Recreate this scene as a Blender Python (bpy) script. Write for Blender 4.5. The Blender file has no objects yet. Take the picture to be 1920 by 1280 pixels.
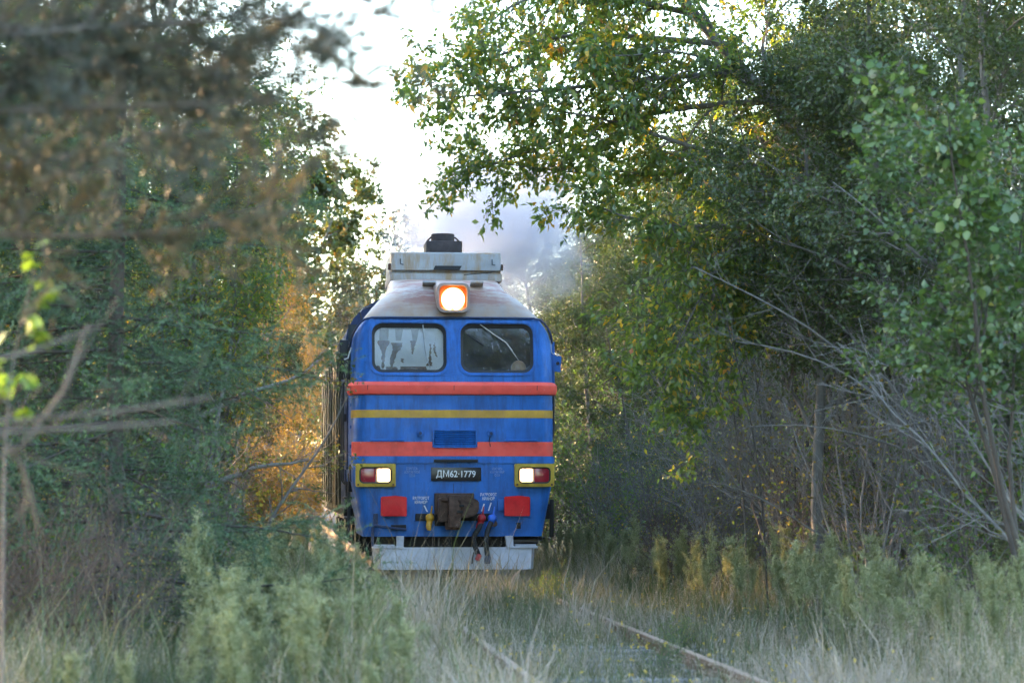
import bpy, bmesh, math, random
import numpy as np
from mathutils import Vector, Matrix
R = math.radians
S = bpy.context.scene
C = S.collection

# ------------------------------------------------------------------ camera, sky, sun, exposure
RT = 0.18                                    # top of the rails above the ground
CAM = Vector((-2.67, 0.0, 1.57))
FPX = 4716.0
cd = bpy.data.cameras.new('camera'); cam = bpy.data.objects.new('camera', cd); C.objects.link(cam)
cd.sensor_width = 36.0; cd.lens = FPX/1920*36; cd.clip_start = 0.5; cd.clip_end = 2000
cam.location = CAM; cam.rotation_euler = (R(90+3.19), 0, R(-5.57))
cd.dof.use_dof = True; cd.dof.focus_distance = 36.2; cd.dof.aperture_fstop = 2.9
S.camera = cam
W = bpy.data.worlds.new('World'); S.world = W; W.use_nodes = True
SUN_EL, SUN_AZ = 10.5, -46.0                 # low evening sun, ahead and to the left (azimuth from +Y)
nt = W.node_tree
sky = nt.nodes.new('ShaderNodeTexSky'); sky.sky_type = 'NISHITA'; sky.sun_disc = False
sky.sun_elevation = R(SUN_EL); sky.sun_rotation = R(SUN_AZ); sky.dust_density = 1.1; sky.ozone_density = 1.3
bg = nt.nodes['Background']; nt.links.new(sky.outputs[0], bg.inputs[0]); bg.inputs[1].default_value = 0.15
sl = bpy.data.lights.new('sun', 'SUN'); sun = bpy.data.objects.new('sun', sl); C.objects.link(sun)
sl.energy = 2.0; sl.angle = R(0.6); sl.color = (1.0, 0.62, 0.32)
sd = Vector((math.sin(R(SUN_AZ))*math.cos(R(SUN_EL)), math.cos(R(SUN_AZ))*math.cos(R(SUN_EL)), math.sin(R(SUN_EL))))
sun.rotation_euler = sd.to_track_quat('Z', 'Y').to_euler(); sun.location = (-60, 60, 40)
S.view_settings.view_transform = 'Standard'; S.view_settings.look = 'None'
S.view_settings.exposure = 3.38; S.view_settings.gamma = 1.0; S.view_settings.use_curve_mapping = False
S.render.engine = 'CYCLES'
S.cycles.adaptive_threshold = .05; S.cycles.diffuse_bounces = 3; S.cycles.max_bounces = 6; S.cycles.transmission_bounces = 6; S.cycles.transparent_max_bounces = 12
S.cycles.volume_bounces = 1; S.cycles.use_denoising = True
S.cycles.caustics_reflective = False; S.cycles.caustics_refractive = False

CR = cam.rotation_euler.to_matrix()
def at(px, py, D):
    """world point seen at pixel (px,py) of the 1920x1280 photograph, at distance D along the track"""
    d = CR @ Vector(((px-960)/FPX, -(py-640)/FPX, -1))
    return CAM + d*(D/d.y)
def ax(px, D): return at(px, 900, D).x
CRn = np.array(CR)
def proj(P):
    q = (np.asarray(P)-np.array(CAM)) @ CRn
    return 960+FPX*q[:, 0]/-q[:, 2], 640-FPX*q[:, 1]/-q[:, 2]

# ------------------------------------------------------------------ helpers
def tag(o, label=None, cat=None, group=None, kind=None):
    for k, v in (('label', label), ('category', cat), ('group', group), ('kind', kind)):
        if v: o[k] = v
    return o
def empty(name, loc=(0, 0, 0), rz=0, parent=None):
    o = bpy.data.objects.new(name, None); C.objects.link(o); o.location = loc; o.rotation_euler = (0, 0, rz)
    o.empty_display_size = 0.1
    if parent: o.parent = parent
    return o
def link(name, me, parent=None, mat=None, loc=None, rot=None):
    o = bpy.data.objects.new(name, me); C.objects.link(o)
    if mat is not None and not me.materials: me.materials.append(mat)
    if parent: o.parent = parent
    if loc is not None: o.location = loc
    if rot is not None: o.rotation_euler = rot
    return o
def from_np(name, V, groups, tint=None):
    """V (n,3); groups = list of int arrays (m,k): faces of k corners"""
    me = bpy.data.meshes.new(name)
    V = np.asarray(V, dtype=np.float32)
    groups = [np.asarray(g, dtype=np.int32) for g in groups if len(g)]
    nl = sum(g.size for g in groups); npoly = sum(len(g) for g in groups)
    me.vertices.add(len(V)); me.vertices.foreach_set('co', V.ravel())
    me.loops.add(nl); me.loops.foreach_set('vertex_index', np.concatenate([g.ravel() for g in groups]))
    me.polygons.add(npoly)
    sizes = np.concatenate([np.full(len(g), g.shape[1], dtype=np.int32) for g in groups])
    starts = np.concatenate([[0], np.cumsum(sizes)[:-1]]).astype(np.int32)
    me.polygons.foreach_set('loop_start', starts)
    if tint is not None:
        a = me.attributes.new('tint', 'FLOAT', 'POINT'); a.data.foreach_set('value', np.asarray(tint, dtype=np.float32))
    me.update(); me.validate()
    return me
def smooth(me, ang=35):
    me.polygons.foreach_set('use_smooth', [True]*len(me.polygons))
    try: me.set_sharp_from_angle(angle=R(ang))
    except Exception: pass
    me.update(); return me
def bm_mesh(name, bm, ang=35):
    bmesh.ops.recalc_face_normals(bm, faces=bm.faces)
    me = bpy.data.meshes.new(name); bm.to_mesh(me); bm.free(); return smooth(me, ang)
def bbox(bm, c, s, rot=None, bev=0.0):
    r = bmesh.ops.create_cube(bm, size=1.0)
    M = Matrix.Translation(c) @ (rot.to_4x4() if rot else Matrix()) @ Matrix.Diagonal((s[0], s[1], s[2], 1))
    bmesh.ops.transform(bm, matrix=M, verts=r['verts'])
    if bev:
        es = list({e for v in r['verts'] for e in v.link_edges})
        bmesh.ops.bevel(bm, geom=es, offset=bev, segments=2, profile=0.6, affect='EDGES')
def bcyl(bm, c, r, h, axis='Z', n=20, r2=None):
    rr = bmesh.ops.create_cone(bm, cap_ends=True, segments=n, radius1=r, radius2=r if r2 is None else r2, depth=h)
    rot = {'Z': Matrix(), 'X': Matrix.Rotation(R(90), 4, 'Y'), 'Y': Matrix.Rotation(R(90), 4, 'X')}[axis]
    bmesh.ops.transform(bm, matrix=Matrix.Translation(c) @ rot, verts=rr['verts'])
def btube(bm, pts, r, n=8):
    pts = [Vector(p) for p in pts]; rings = []
    rs = r if isinstance(r, (list, tuple)) else [r]*len(pts)
    prev = None
    for i, p in enumerate(pts):
        t = (pts[min(i+1, len(pts)-1)]-pts[max(i-1, 0)]).normalized()
        a = prev if prev else (Vector((0, 0, 1)) if abs(t.z) < .9 else Vector((1, 0, 0)))
        u = (a - t*a.dot(t)).normalized(); v = t.cross(u); prev = u
        rings.append([bm.verts.new(p+rs[i]*(math.cos(2*math.pi*k/n)*u+math.sin(2*math.pi*k/n)*v)) for k in range(n)])
    for a, b in zip(rings, rings[1:]):
        for k in range(n): bm.faces.new((a[k], a[(k+1) % n], b[(k+1) % n], b[k]))
    bm.faces.new(rings[0][::-1]); bm.faces.new(rings[-1])
def bprism(bm, poly, y0, y1):
    """polygon in (x,z) extruded in y"""
    a = [bm.verts.new((x, y0, z)) for x, z in poly]; b = [bm.verts.new((x, y1, z)) for x, z in poly]
    bm.faces.new(a); bm.faces.new(b[::-1]); n = len(poly)
    for k in range(n): bm.faces.new((a[k], b[k], b[(k+1) % n], a[(k+1) % n]))
def part(name, parent, mat, fn, ang=35):
    bm = bmesh.new(); fn(bm); return link(name, bm_mesh(name, bm, ang), parent, mat)
def box(name, parent, mat, c, s, bev=0.006, rot=None):
    return part(name, parent, mat, lambda b: bbox(b, c, s, rot, bev))
def tube(name, parent, mat, pts, r, n=8):
    return part(name, parent, mat, lambda b: btube(b, pts, r, n))
def rrect(cx, cz, w, h, r, n=6):
    out = []
    for sx, sz, a0 in ((1, 1, 0), (-1, 1, 90), (-1, -1, 180), (1, -1, 270)):
        for k in range(n+1):
            a = R(a0+90*k/n); out.append((cx+sx*(w/2-r)+r*math.cos(a), cz+sz*(h/2-r)+r*math.sin(a)))
    return out

# ------------------------------------------------------------------ materials
def mat(name): 
    m = bpy.data.materials.new(name); m.use_nodes = True; t = m.node_tree
    return m, t, t.nodes['Principled BSDF'], t.nodes['Material Output']
def noise_ramp(t, scale, stops, detail=5, rough=.6, stretch=None, src='Object'):
    tc = t.nodes.new('ShaderNodeTexCoord'); n = t.nodes.new('ShaderNodeTexNoise'); r = t.nodes.new('ShaderNodeValToRGB')
    v = tc.outputs[src]
    if stretch:
        mp = t.nodes.new('ShaderNodeMapping'); mp.inputs['Scale'].default_value = stretch; t.links.new(v, mp.inputs[0]); v = mp.outputs[0]
    t.links.new(v, n.inputs['Vector']); n.inputs['Scale'].default_value = scale; n.inputs['Detail'].default_value = detail
    n.inputs['Roughness'].default_value = rough; t.links.new(n.outputs['Fac'], r.inputs[0])
    e = r.color_ramp.elements
    while len(e) > 1: e.remove(e[-1])
    e[0].position, e[0].color = stops[0][0], (*stops[0][1], 1)
    for p, c in stops[1:]:
        x = e.new(p); x.color = (*c, 1)
    return r.outputs[0], n.outputs['Fac']
def mixc(t, fac, a, b, mode='MIX'):
    m = t.nodes.new('ShaderNodeMix'); m.data_type = 'RGBA'; m.blend_type = mode
    for sock, v in ((m.inputs[0], fac), (m.inputs[6], a), (m.inputs[7], b)):
        if hasattr(v, 'is_output') or isinstance(v, bpy.types.NodeSocket): t.links.new(v, sock)
        elif isinstance(v, (tuple, list)): sock.default_value = (*v, 1)
        else: sock.default_value = v
    return m.outputs[2]
def bump(t, p, h, strength=.3, dist=.01):
    b = t.nodes.new('ShaderNodeBump'); b.inputs['Strength'].default_value = strength; b.inputs['Distance'].default_value = dist
    t.links.new(h, b.inputs['Height']); t.links.new(b.outputs[0], p.inputs['Normal'])
def paint(name, col, dirt=(.05, .04, .03), amount=.5, rough=.42, scale=1.6, chips=None):
    """worn paint: faded patches, vertical dirt runs, a few chips"""
    m, t, p, o = mat(name)
    c2 = tuple(min(1, x*1.25+.008) for x in col); c0 = tuple(x*.74 for x in col)
    base, f = noise_ramp(t, scale, [(.3, c0), (.5, col), (.72, c2)], 6, .65)
    run, f2 = noise_ramp(t, 2.2, [(.46, (0, 0, 0)), (.72, (amount,)*3)], 8, .75, (3, 3, .5))
    col_o = mixc(t, run, base, dirt)
    spot, f3 = noise_ramp(t, 26, [(.665, (0, 0, 0)), (.70, (.8, .8, .8))], 5, .65)
    col_o = mixc(t, spot, col_o, chips or tuple(x*.45 for x in col))
    t.links.new(col_o, p.inputs['Base Color'])
    p.inputs['Specular IOR Level'].default_value = .3
    rr, _ = noise_ramp(t, 5, [(.3, (rough-.1,)*3), (.7, (rough+.2,)*3)], 4)
    t.links.new(rr, p.inputs['Roughness'])
    bump(t, p, f, .15, .02)
    return m
def plain(name, col, rough=.6, metal=0.0, var=.25, scale=9):
    m, t, p, o = mat(name)
    base, f = noise_ramp(t, scale, [(.3, tuple(x*(1-var) for x in col)), (.7, tuple(min(1, x*(1+var)) for x in col))], 5)
    t.links.new(base, p.inputs['Base Color']); p.inputs['Roughness'].default_value = rough; p.inputs['Metallic'].default_value = metal
    bump(t, p, f, .2, .005)
    return m
def glow(name, col, e, base=(.8, .8, .8)):
    m, t, p, o = mat(name)
    p.inputs['Base Color'].default_value = (*base, 1); p.inputs['Emission Color'].default_value = (*col, 1)
    p.inputs['Emission Strength'].default_value = e; p.inputs['Roughness'].default_value = .3
    return m
M = {}
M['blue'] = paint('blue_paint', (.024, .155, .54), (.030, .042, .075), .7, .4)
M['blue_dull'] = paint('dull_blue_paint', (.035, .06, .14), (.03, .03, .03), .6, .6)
M['red'] = paint('signal_red_paint', (1.0, .115, .085), (.9, .2, .16), .3, .5, 3, (.85, .35, .3))
M['red_dark'] = paint('red_panel_paint', (.66, .010, .016), (.42, .02, .02), .3, .45, 3)
M['ochre'] = paint('ochre_paint', (.60, .35, .055), (.45, .25, .14), .5, .5, 3, (.3, .3, .35))
M['yellow'] = paint('yellow_frame_paint', (.50, .35, .05), (.18, .1, .03), .5, .5, 5, (.12, .06, .03))
M['plow'] = paint('pale_grey_paint', (.52, .53, .60), (.28, .26, .26), .35, .6, 2.5, (.1, .09, .09))
M['olive'] = paint('olive_side_paint', (.065, .065, .040), (.04, .036, .03), .6, .65, 1.2)
M['black'] = plain('black_grime', (.012, .012, .014), .7)
M['rubber'] = plain('black_rubber', (.018, .018, .02), .55)
M['steel'] = plain('dark_steel', (.05, .05, .055), .5, .3)
M['rust'] = plain('rusty_iron', (.085, .05, .038), .8, .1, .5, 14)
M['plate'] = plain('black_enamel', (.012, .012, .018), .3)
M['white'] = plain('white_lettering', (.72, .74, .80), .6, 0, .15, 60)
M['faded'] = plain('faded_lettering', (.22, .32, .58), .6, 0, .5, 60)
M['wiper'] = plain('wiper_metal', (.35, .36, .38), .35, .6)
M['soot'] = plain('sooty_iron', (.035, .026, .026), .8, 0, .5)
M['tan'] = plain('tan_vinyl', (.42, .27, .15), .5)
M['interior'] = plain('cab_interior', (.05, .06, .06), .8)
M['yvalve'] = plain('yellow_valve_paint', (.62, .33, .03), .45)
M['rvalve'] = plain('red_valve_paint', (.45, .03, .04), .45)
M['bvalve'] = plain('blue_valve_paint', (.04, .16, .7), .45)
M['lamp'] = glow('head_lamp_glow', (1.0, .58, .20), .8)
M['lamp_small'] = glow('marker_lamp_glow', (1.0, .60, .26), .5)
M['reflector'] = plain('amber_reflector', (.50, .13, .018), .45, .0)
M['pearl'] = plain('clear_lens_rim', (.70, .55, .42), .25)
def redlens():
    m, t, p, o = mat('red_lens'); p.inputs['Base Color'].default_value = (.34, .012, .035, 1); p.inputs['Roughness'].default_value = .25
    p.inputs['Coat Weight'].default_value = .5; return m
M['redlens'] = redlens()
def roofmat():
    m, t, p, o = mat('rusty_grey_roof_paint')
    base, f = noise_ramp(t, 1.3, [(.3, (.26, .215, .19)), (.55, (.36, .30, .26)), (.75, (.43, .345, .27))], 6, .6)
    och, _ = noise_ramp(t, 2.0, [(.40, (0, 0, 0)), (.62, (.8, .8, .8))], 7, .7, (1.6, 1, .9))
    c = mixc(t, och, base, (.36, .22, .13))
    # wind-blown rust streaks running across the dome
    ru, _ = noise_ramp(t, 2.1, [(.45, (0, 0, 0)), (.58, (.9, .9, .9))], 8, .75, (.8, .8, 6))
    tc = t.nodes.new('ShaderNodeTexCoord'); sx = t.nodes.new('ShaderNodeSeparateXYZ'); t.links.new(tc.outputs['Object'], sx.inputs[0])
    mr = t.nodes.new('ShaderNodeMapRange'); mr.inputs[1].default_value = 3.80; mr.inputs[2].default_value = 4.10; t.links.new(sx.outputs['Z'], mr.inputs[0])
    ml = t.nodes.new('ShaderNodeMath'); ml.operation = 'MULTIPLY'; t.links.new(ru, ml.inputs[0]); t.links.new(mr.outputs[0], ml.inputs[1])
    c = mixc(t, ml.outputs[0], c, (.22, .055, .035))
    t.links.new(c, p.inputs['Base Color']); p.inputs['Roughness'].default_value = .5; bump(t, p, f, .2, .02)
    return m
M['roof'] = roofmat()
def boxmat():
    m, t, p, o = mat('weathered_grey_box_paint')
    base, f = noise_ramp(t, 2, [(.3, (.26, .27, .29)), (.7, (.40, .40, .41))], 6)
    ru, _ = noise_ramp(t, 3, [(.44, (0, 0, 0)), (.62, (.85, .85, .85))], 7, .7, (2.2, 2, .5))
    c = mixc(t, ru, base, (.30, .19, .09))
    t.links.new(c, p.inputs['Base Color']); p.inputs['Roughness'].default_value = .55; bump(t, p, f, .15, .01)
    return m
M['box'] = boxmat()
def glassmat(name, dirt):
    m, t, p, o = mat(name); t.nodes.remove(p)
    tr = t.nodes.new('ShaderNodeBsdfTransparent'); tr.inputs[0].default_value = (.9, .92, .92, 1)
    gl = t.nodes.new('ShaderNodeBsdfGlossy'); gl.inputs['Roughness'].default_value = .03
    lw = t.nodes.new('ShaderNodeFresnel'); lw.inputs[0].default_value = 1.6
    a = t.nodes.new('ShaderNodeMixShader'); t.links.new(lw.outputs[0], a.inputs[0]); t.links.new(tr.outputs[0], a.inputs[1]); t.links.new(gl.outputs[0], a.inputs[2])
    df = t.nodes.new('ShaderNodeBsdfDiffuse'); df.inputs[0].default_value = (.45, .47, .5, 1)
    f1, _ = noise_ramp(t, 9, [(.60, (.03,)*3), (.66, (dirt,)*3)], 6, .7, (2.4, 1, .8))
    f2, _ = noise_ramp(t, 3, [(.4, (.05,)*3), (.7, (.18,)*3)], 4)
    ad = t.nodes.new('ShaderNodeMath'); ad.operation = 'MAXIMUM'; t.links.new(f1, ad.inputs[0]); t.links.new(f2, ad.inputs[1])
    b = t.nodes.new('ShaderNodeMixShader'); t.links.new(ad.outputs[0], b.inputs[0]); t.links.new(a.outputs[0], b.inputs[1]); t.links.new(df.outputs[0], b.inputs[2])
    t.links.new(b.outputs[0], o.inputs[0]); return m
M['glass'] = glassmat('dirty_glass', .5)
M['glass2'] = glassmat('clearer_glass', .25)
def blindmat():
    m, t, p, o = mat('stained_white_blind')
    st, _ = noise_ramp(t, 2.1, [(.66, (0, 0, 0)), (.69, (.6, .6, .6))], 5, .6, (2.6, 1, .8))
    bl, _ = noise_ramp(t, 6, [(.3, (.70, .74, .82)), (.7, (.80, .83, .88))], 3)
    c = mixc(t, st, bl, (.10, .07, .06))
    t.links.new(c, p.inputs['Base Color']); p.inputs['Roughness'].default_value = .8; return m
M['blind'] = blindmat()

M['lamprim'] = plain('rust_tinged_lamp_housing', (.30, .215, .18), .55, 0, .35, 7)
M['film'] = plain('grey_film', (.36, .36, .36), .7)
M['peel'] = plain('brown_peeled_film', (.14, .085, .065), .8, 0, .5, 30)
def leafmat(name, stops, transl=.42, rough=.42, tcol=1.5, gloss=.07):
    m, t, p, o = mat(name); t.nodes.remove(p)
    a = t.nodes.new('ShaderNodeAttribute'); a.attribute_name = 'tint'
    r = t.nodes.new('ShaderNodeValToRGB'); e = r.color_ramp.elements
    e[0].position, e[0].color = stops[0][0], (*stops[0][1], 1); e[1].position, e[1].color = stops[-1][0], (*stops[-1][1], 1)
    for q, c in stops[1:-1]: x = e.new(q); x.color = (*c, 1)
    t.links.new(a.outputs['Fac'], r.inputs[0])
    df = t.nodes.new('ShaderNodeBsdfDiffuse'); t.links.new(r.outputs[0], df.inputs[0])
    tb = t.nodes.new('ShaderNodeBsdfTranslucent')
    tc = mixc(t, 1.0, r.outputs[0], (tcol, tcol*.95, tcol*.5), 'MULTIPLY'); t.links.new(tc, tb.inputs[0])
    gl = t.nodes.new('ShaderNodeBsdfGlossy'); gl.inputs['Roughness'].default_value = rough
    mx = t.nodes.new('ShaderNodeMixShader'); mx.inputs[0].default_value = transl
    t.links.new(df.outputs[0], mx.inputs[1]); t.links.new(tb.outputs[0], mx.inputs[2])
    m2 = t.nodes.new('ShaderNodeMixShader'); m2.inputs[0].default_value = gloss
    t.links.new(mx.outputs[0], m2.inputs[1]); t.links.new(gl.outputs[0], m2.inputs[2]); t.links.new(m2.outputs[0], o.inputs[0])
    return m
G = lambda *a: a
M['willow_leaf'] = leafmat('willow_leaves', [(0, G(.050, .095, .028)), (.35, G(.075, .13, .032)), (.70, G(.12, .18, .032)), (.84, G(.30, .24, .03)), (.93, G(.42, .27, .03)), (1, G(.26, .08, .02))], .55, .42, 2.3)
M['alder_leaf'] = leafmat('alder_leaves', [(0, G(.040, .066, .028)), (.5, G(.060, .092, .036)), (.88, G(.085, .122, .038)), (.97, G(.22, .22, .04)), (1, G(.36, .22, .03))], .36, .42, 1.5, .06)
M['hazel_leaf'] = leafmat('hazel_leaves', [(0, G(.045, .085, .035)), (.6, G(.075, .14, .045)), (.92, G(.13, .20, .05)), (1, G(.34, .28, .04))], .40)
M['birch_leaf'] = leafmat('birch_leaves', [(0, G(.045, .075, .025)), (.6, G(.075, .105, .027)), (.85, G(.16, .12, .02)), (1, G(.22, .12, .02))], .45)
M['gold_leaf'] = leafmat('autumn_leaves', [(0, G(.09, .085, .020)), (.4, G(.18, .125, .020)), (1, G(.25, .125, .016))], .5)
M['bush_leaf'] = leafmat('bush_leaves', [(0, G(.05, .09, .025)), (.6, G(.09, .17, .03)), (.9, G(.15, .26, .04)), (1, G(.40, .30, .04))], .42)
M['spruce_needle'] = leafmat('spruce_needles', [(0, G(.024, .058, .028)), (.6, G(.045, .098, .042)), (1, G(.080, .145, .06))], .2)
M['pine_needle'] = leafmat('pine_needles', [(0, G(.036, .042, .036)), (.55, G(.048, .062, .042)), (.85, G(.065, .066, .04)), (1, G(.22, .14, .045))], .2)
M['grass'] = leafmat('grass_blades', [(0, G(.07, .095, .030)), (.35, G(.13, .155, .050)), (.6, G(.29, .24, .18)), (1, G(.46, .37, .34))], .35, .6, 1.2)
M['weed'] = leafmat('weed_plumes', [(0, G(.12, .155, .065)), (.5, G(.23, .265, .13)), (1, G(.42, .42, .28))], .35, .6, 1.2)
M['flower'] = leafmat('small_flowers', [(0, G(.62, .40, .03)), (1, G(.7, .5, .05))], .3, .6, 1.1)
def barkmat(name, a, b, sc=8, stretch=(1, 1, .3)):
    m, t, p, o = mat(name); c, f = noise_ramp(t, sc, [(.3, a), (.7, b)], 7, .7, stretch)
    t.links.new(c, p.inputs['Base Color']); p.inputs['Roughness'].default_value = .85; bump(t, p, f, .5, .02); return m
M['bark'] = barkmat('grey_bark', (.065, .06, .056), (.18, .17, .16))
M['bark_pale'] = barkmat('pale_grey_bark', (.13, .125, .125), (.30, .29, .29), 10)
M['bark_dark'] = barkmat('dark_bark', (.028, .023, .021), (.075, .062, .055))
M['bark_pine'] = barkmat('pine_bark', (.06, .045, .038), (.17, .14, .12))
M['twig'] = barkmat('grey_brown_twigs', (.085, .070, .070), (.21, .185, .185))
M['dry_stem'] = barkmat('dry_brown_stems', (.06, .038, .028), (.15, .10, .08))
def groundmat():
    m, t, p, o = mat('ground_earth')
    c, f = noise_ramp(t, 1.4, [(.3, (.05, .045, .025)), (.5, (.075, .085, .035)), (.7, (.13, .115, .075))], 8, .7)
    t.links.new(c, p.inputs['Base Color']); p.inputs['Roughness'].default_value = .95; bump(t, p, f, .6, .05); return m
M['ground'] = groundmat()
M['gravel'] = barkmat('ballast_stones', (.06, .052, .045), (.19, .17, .15), 40, (1, 1, 1))
M['rail'] = barkmat('rusty_rail', (.15, .085, .05), (.30, .19, .12), 10, (1, .2, 1))
M['railtop'] = barkmat('worn_rail_head', (.26, .17, .115), (.40, .29, .21), 6, (1, .15, 1))
M['sleeper'] = barkmat('grey_timber', (.12, .11, .11), (.28, .26, .26), 6, (.25, 3, 1))

# ------------------------------------------------------------------ ground and track
def ground():
    xs = np.concatenate([np.linspace(-300, -14, 14), np.linspace(-12, 12, 49), np.linspace(14, 300, 14)])
    ys = np.concatenate([np.linspace(-60, 8, 8), np.linspace(9, 70, 123), np.linspace(75, 600, 22)])
    X, Y = np.meshgrid(xs, ys); rg = np.random.default_rng(3)
    Z = .05*np.sin(X*.9+.3*np.sin(Y*.5))*np.sin(Y*.37) + rg.normal(0, .015, X.shape)
    Z *= np.clip((np.abs(X)-1.5)/1.5, 0, 1); Z -= .03
    V = np.stack([X, Y, Z], -1).reshape(-1, 3); nx, ny = len(xs), len(ys)
    i = (np.arange(ny-1)[:, None]*nx+np.arange(nx-1)[None]).ravel()
    me = from_np('ground', V, [np.stack([i, i+1, i+1+nx, i+nx], 1)]); smooth(me, 180)
    o = link('ground', me, None, M['ground']); tag(o, 'grassy earth verge along the overgrown railway line', None, None, 'structure')
ground()
tr = empty('railway_track', (0, 0, 0)); tag(tr, 'overgrown single railway track with two rusty rails', None, None, 'structure')
def bed(b):
    bprism(b, [(-2.0, -.06), (-1.45, .03), (1.45, .03), (2.0, -.06)], 2, 150)
part('ballast_bed', tr, M['gravel'], bed)
def railp(x):
    pr = [(-.07, .02), (.07, .02), (.07, .035), (.012, .05), (.012, .13), (.036, .145), (.036, RT-.004), (.03, RT), (-.03, RT), (-.036, RT-.004), (-.036, .145), (-.012, .13), (-.012, .05), (-.07, .035)]
    return lambda b: bprism(b, [(x+a, z) for a, z in pr], 2, 150)
for x in (-.79, .79):
    r_ = part('rail', tr, M['rail'], railp(x))
    part('rail_head', r_, M['railtop'], lambda b: bbox(b, (x, 76, RT+.001), (.058, 147.9, .003)))
bm = bmesh.new(); bbox(bm, (0, 0, 0), (2.7, .25, .1), None, .015); slm = bm_mesh('sleeper', bm)
rg = random.Random(5)
for k in range(66):
    o = link('sleeper', slm, tr, M['sleeper'], (rg.uniform(-.06, .06), 12+k*.545, .0+rg.uniform(-.005, .025)), (0, 0, rg.uniform(-.02, .02)))

# ------------------------------------------------------------------ the locomotive
LY = 36.0
loco = empty('locomotive', (0, LY, RT))
tag(loco, 'blue diesel locomotive with red bands and lit headlights coming along the track', 'locomotive')
lx = lambda px: (px-851)/131.0
lz = lambda py: (1082-py)/131.0
CAB = 2.7; LEN = 17.0
def outline(w, yf, xf, ry, yb, n=7):
    pts = [(-w, yb), (-w, yf+ry)]
    rx = w-xf
    for k in range(1, n): a = R(90*k/n); pts.append((-xf-rx*math.cos(a), yf+ry-ry*math.sin(a)))
    pts += [(-xf, yf), (xf, yf)]
    for k in range(n-1, 0, -1): a = R(90*k/n); pts.append((xf+rx*math.cos(a), yf+ry-ry*math.sin(a)))
    pts += [(w, yf+ry), (w, yb)]
    return pts
def yplane(z): return .005+(z-2.86)*.186
BODY = [(.61, 1.29, .05, 1.14, .12), (1.42, 1.445, .0, 1.26, .16), (1.66, 1.452, 0, 1.26, .2), (2.63, 1.455, 0, 1.22, .26), (2.80, 1.455, 0, 1.21, .28)]
BODY += [(z, w, yplane(z), 1.205, .28) for z, w in ((2.86, 1.455), (3.1, 1.452), (3.3, 1.447), (3.43, 1.436), (3.54, 1.405), (3.62, 1.36), (3.68, 1.315), (3.72, 1.285))]
BODY += [(3.755, 1.25, .172, 1.0, .3)]
def body_at(z):
    for a, b in zip(BODY, BODY[1:]):
        if a[0] <= z <= b[0]:
            f = (z-a[0])/(b[0]-a[0]); return tuple(a[i]+(b[i]-a[i])*f for i in range(1, 5))
def loft(bm, rows, yb=CAB, off=None, skip=None, close=False):
    rings = []
    for i, (z, w, yf, xf, ry) in enumerate(rows):
        o = off[i] if off else 0
        rings.append([bm.verts.new((x, y, z)) for x, y in outline(w+o, yf-o, xf, ry, yb)])
    n = len(rings[0]); mid = n//2-1
    for i, (a, b) in enumerate(zip(rings, rings[1:])):
        for k in range(n-1):
            if skip and k == mid and skip(rows[i][0]): continue
            bm.faces.new((a[k], a[k+1], b[k+1], b[k]))
    if close: bm.faces.new(rings[-1])
    return rings
HOLES = [(-1.172, -.098), (.105, 1.158)]; HZ = (2.955, 3.668)
def cab(bm):
    loft(bm, BODY, CAB, None, lambda z: 2.85 < z < 3.719)
    # flat windscreen panel with two rounded openings
    ev = []
    def loop(pts):
        vs = [bm.verts.new((x, yplane(z), z)) for x, z in pts]
        for a, b in zip(vs, vs[1:]+vs[:1]): ev.append(bm.edges.new((a, b)))
        return vs
    loop([(-1.205, 2.86), (1.205, 2.86), (1.205, 3.72), (-1.205, 3.72)])
    hl = [loop(rrect((a+b)/2, (HZ[0]+HZ[1])/2, b-a, HZ[1]-HZ[0], .15)) for a, b in HOLES]
    bmesh.ops.triangle_fill(bm, edges=ev, use_beauty=True)
    for vs in hl:
        bk = [bm.verts.new((v.co.x, v.co.y+.06, v.co.z)) for v in vs]
        for k in range(len(vs)): bm.faces.new((vs[k], vs[(k+1) % len(vs)], bk[(k+1) % len(vs)], bk[k]))
    bmesh.ops.remove_doubles(bm, verts=bm.verts, dist=.0005)
body = part('cab_body', loco, M['blue'], cab, 30)
def strip(name, z0, z1, off, m, parent=loco, prof=None, yb=.45):
    if prof is None: prof = [(z0, .0), (z0+.001, off), (z1-.001, off), (z1, .0)]
    rows = [(z, *body_at(z)) for z, o in prof]
    return part(name, parent, m, lambda b: loft(b, rows, yb, [o for z, o in prof]), 30)
strip('red_stripe', 1.757, 1.962, .004, M['red'], yb=.21)
strip('ochre_stripe', 2.305, 2.418, .004, M['ochre'], yb=.42)
strip('lower_ledge', 1.655, 1.748, .022, M['blue'], yb=.6)
strip('red_rail', 0, 0, 0, M['red'], prof=[(2.632, 0), (2.645, .045), (2.70, .062), (2.77, .062), (2.812, .03), (2.822, 0)], yb=.5)
for x in (lx(689), lx(851), lx(1008)):
    box('rail_seam', loco, M['rubber'], (x, -.064, 2.735), (.006, .006, .07), 0)
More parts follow.
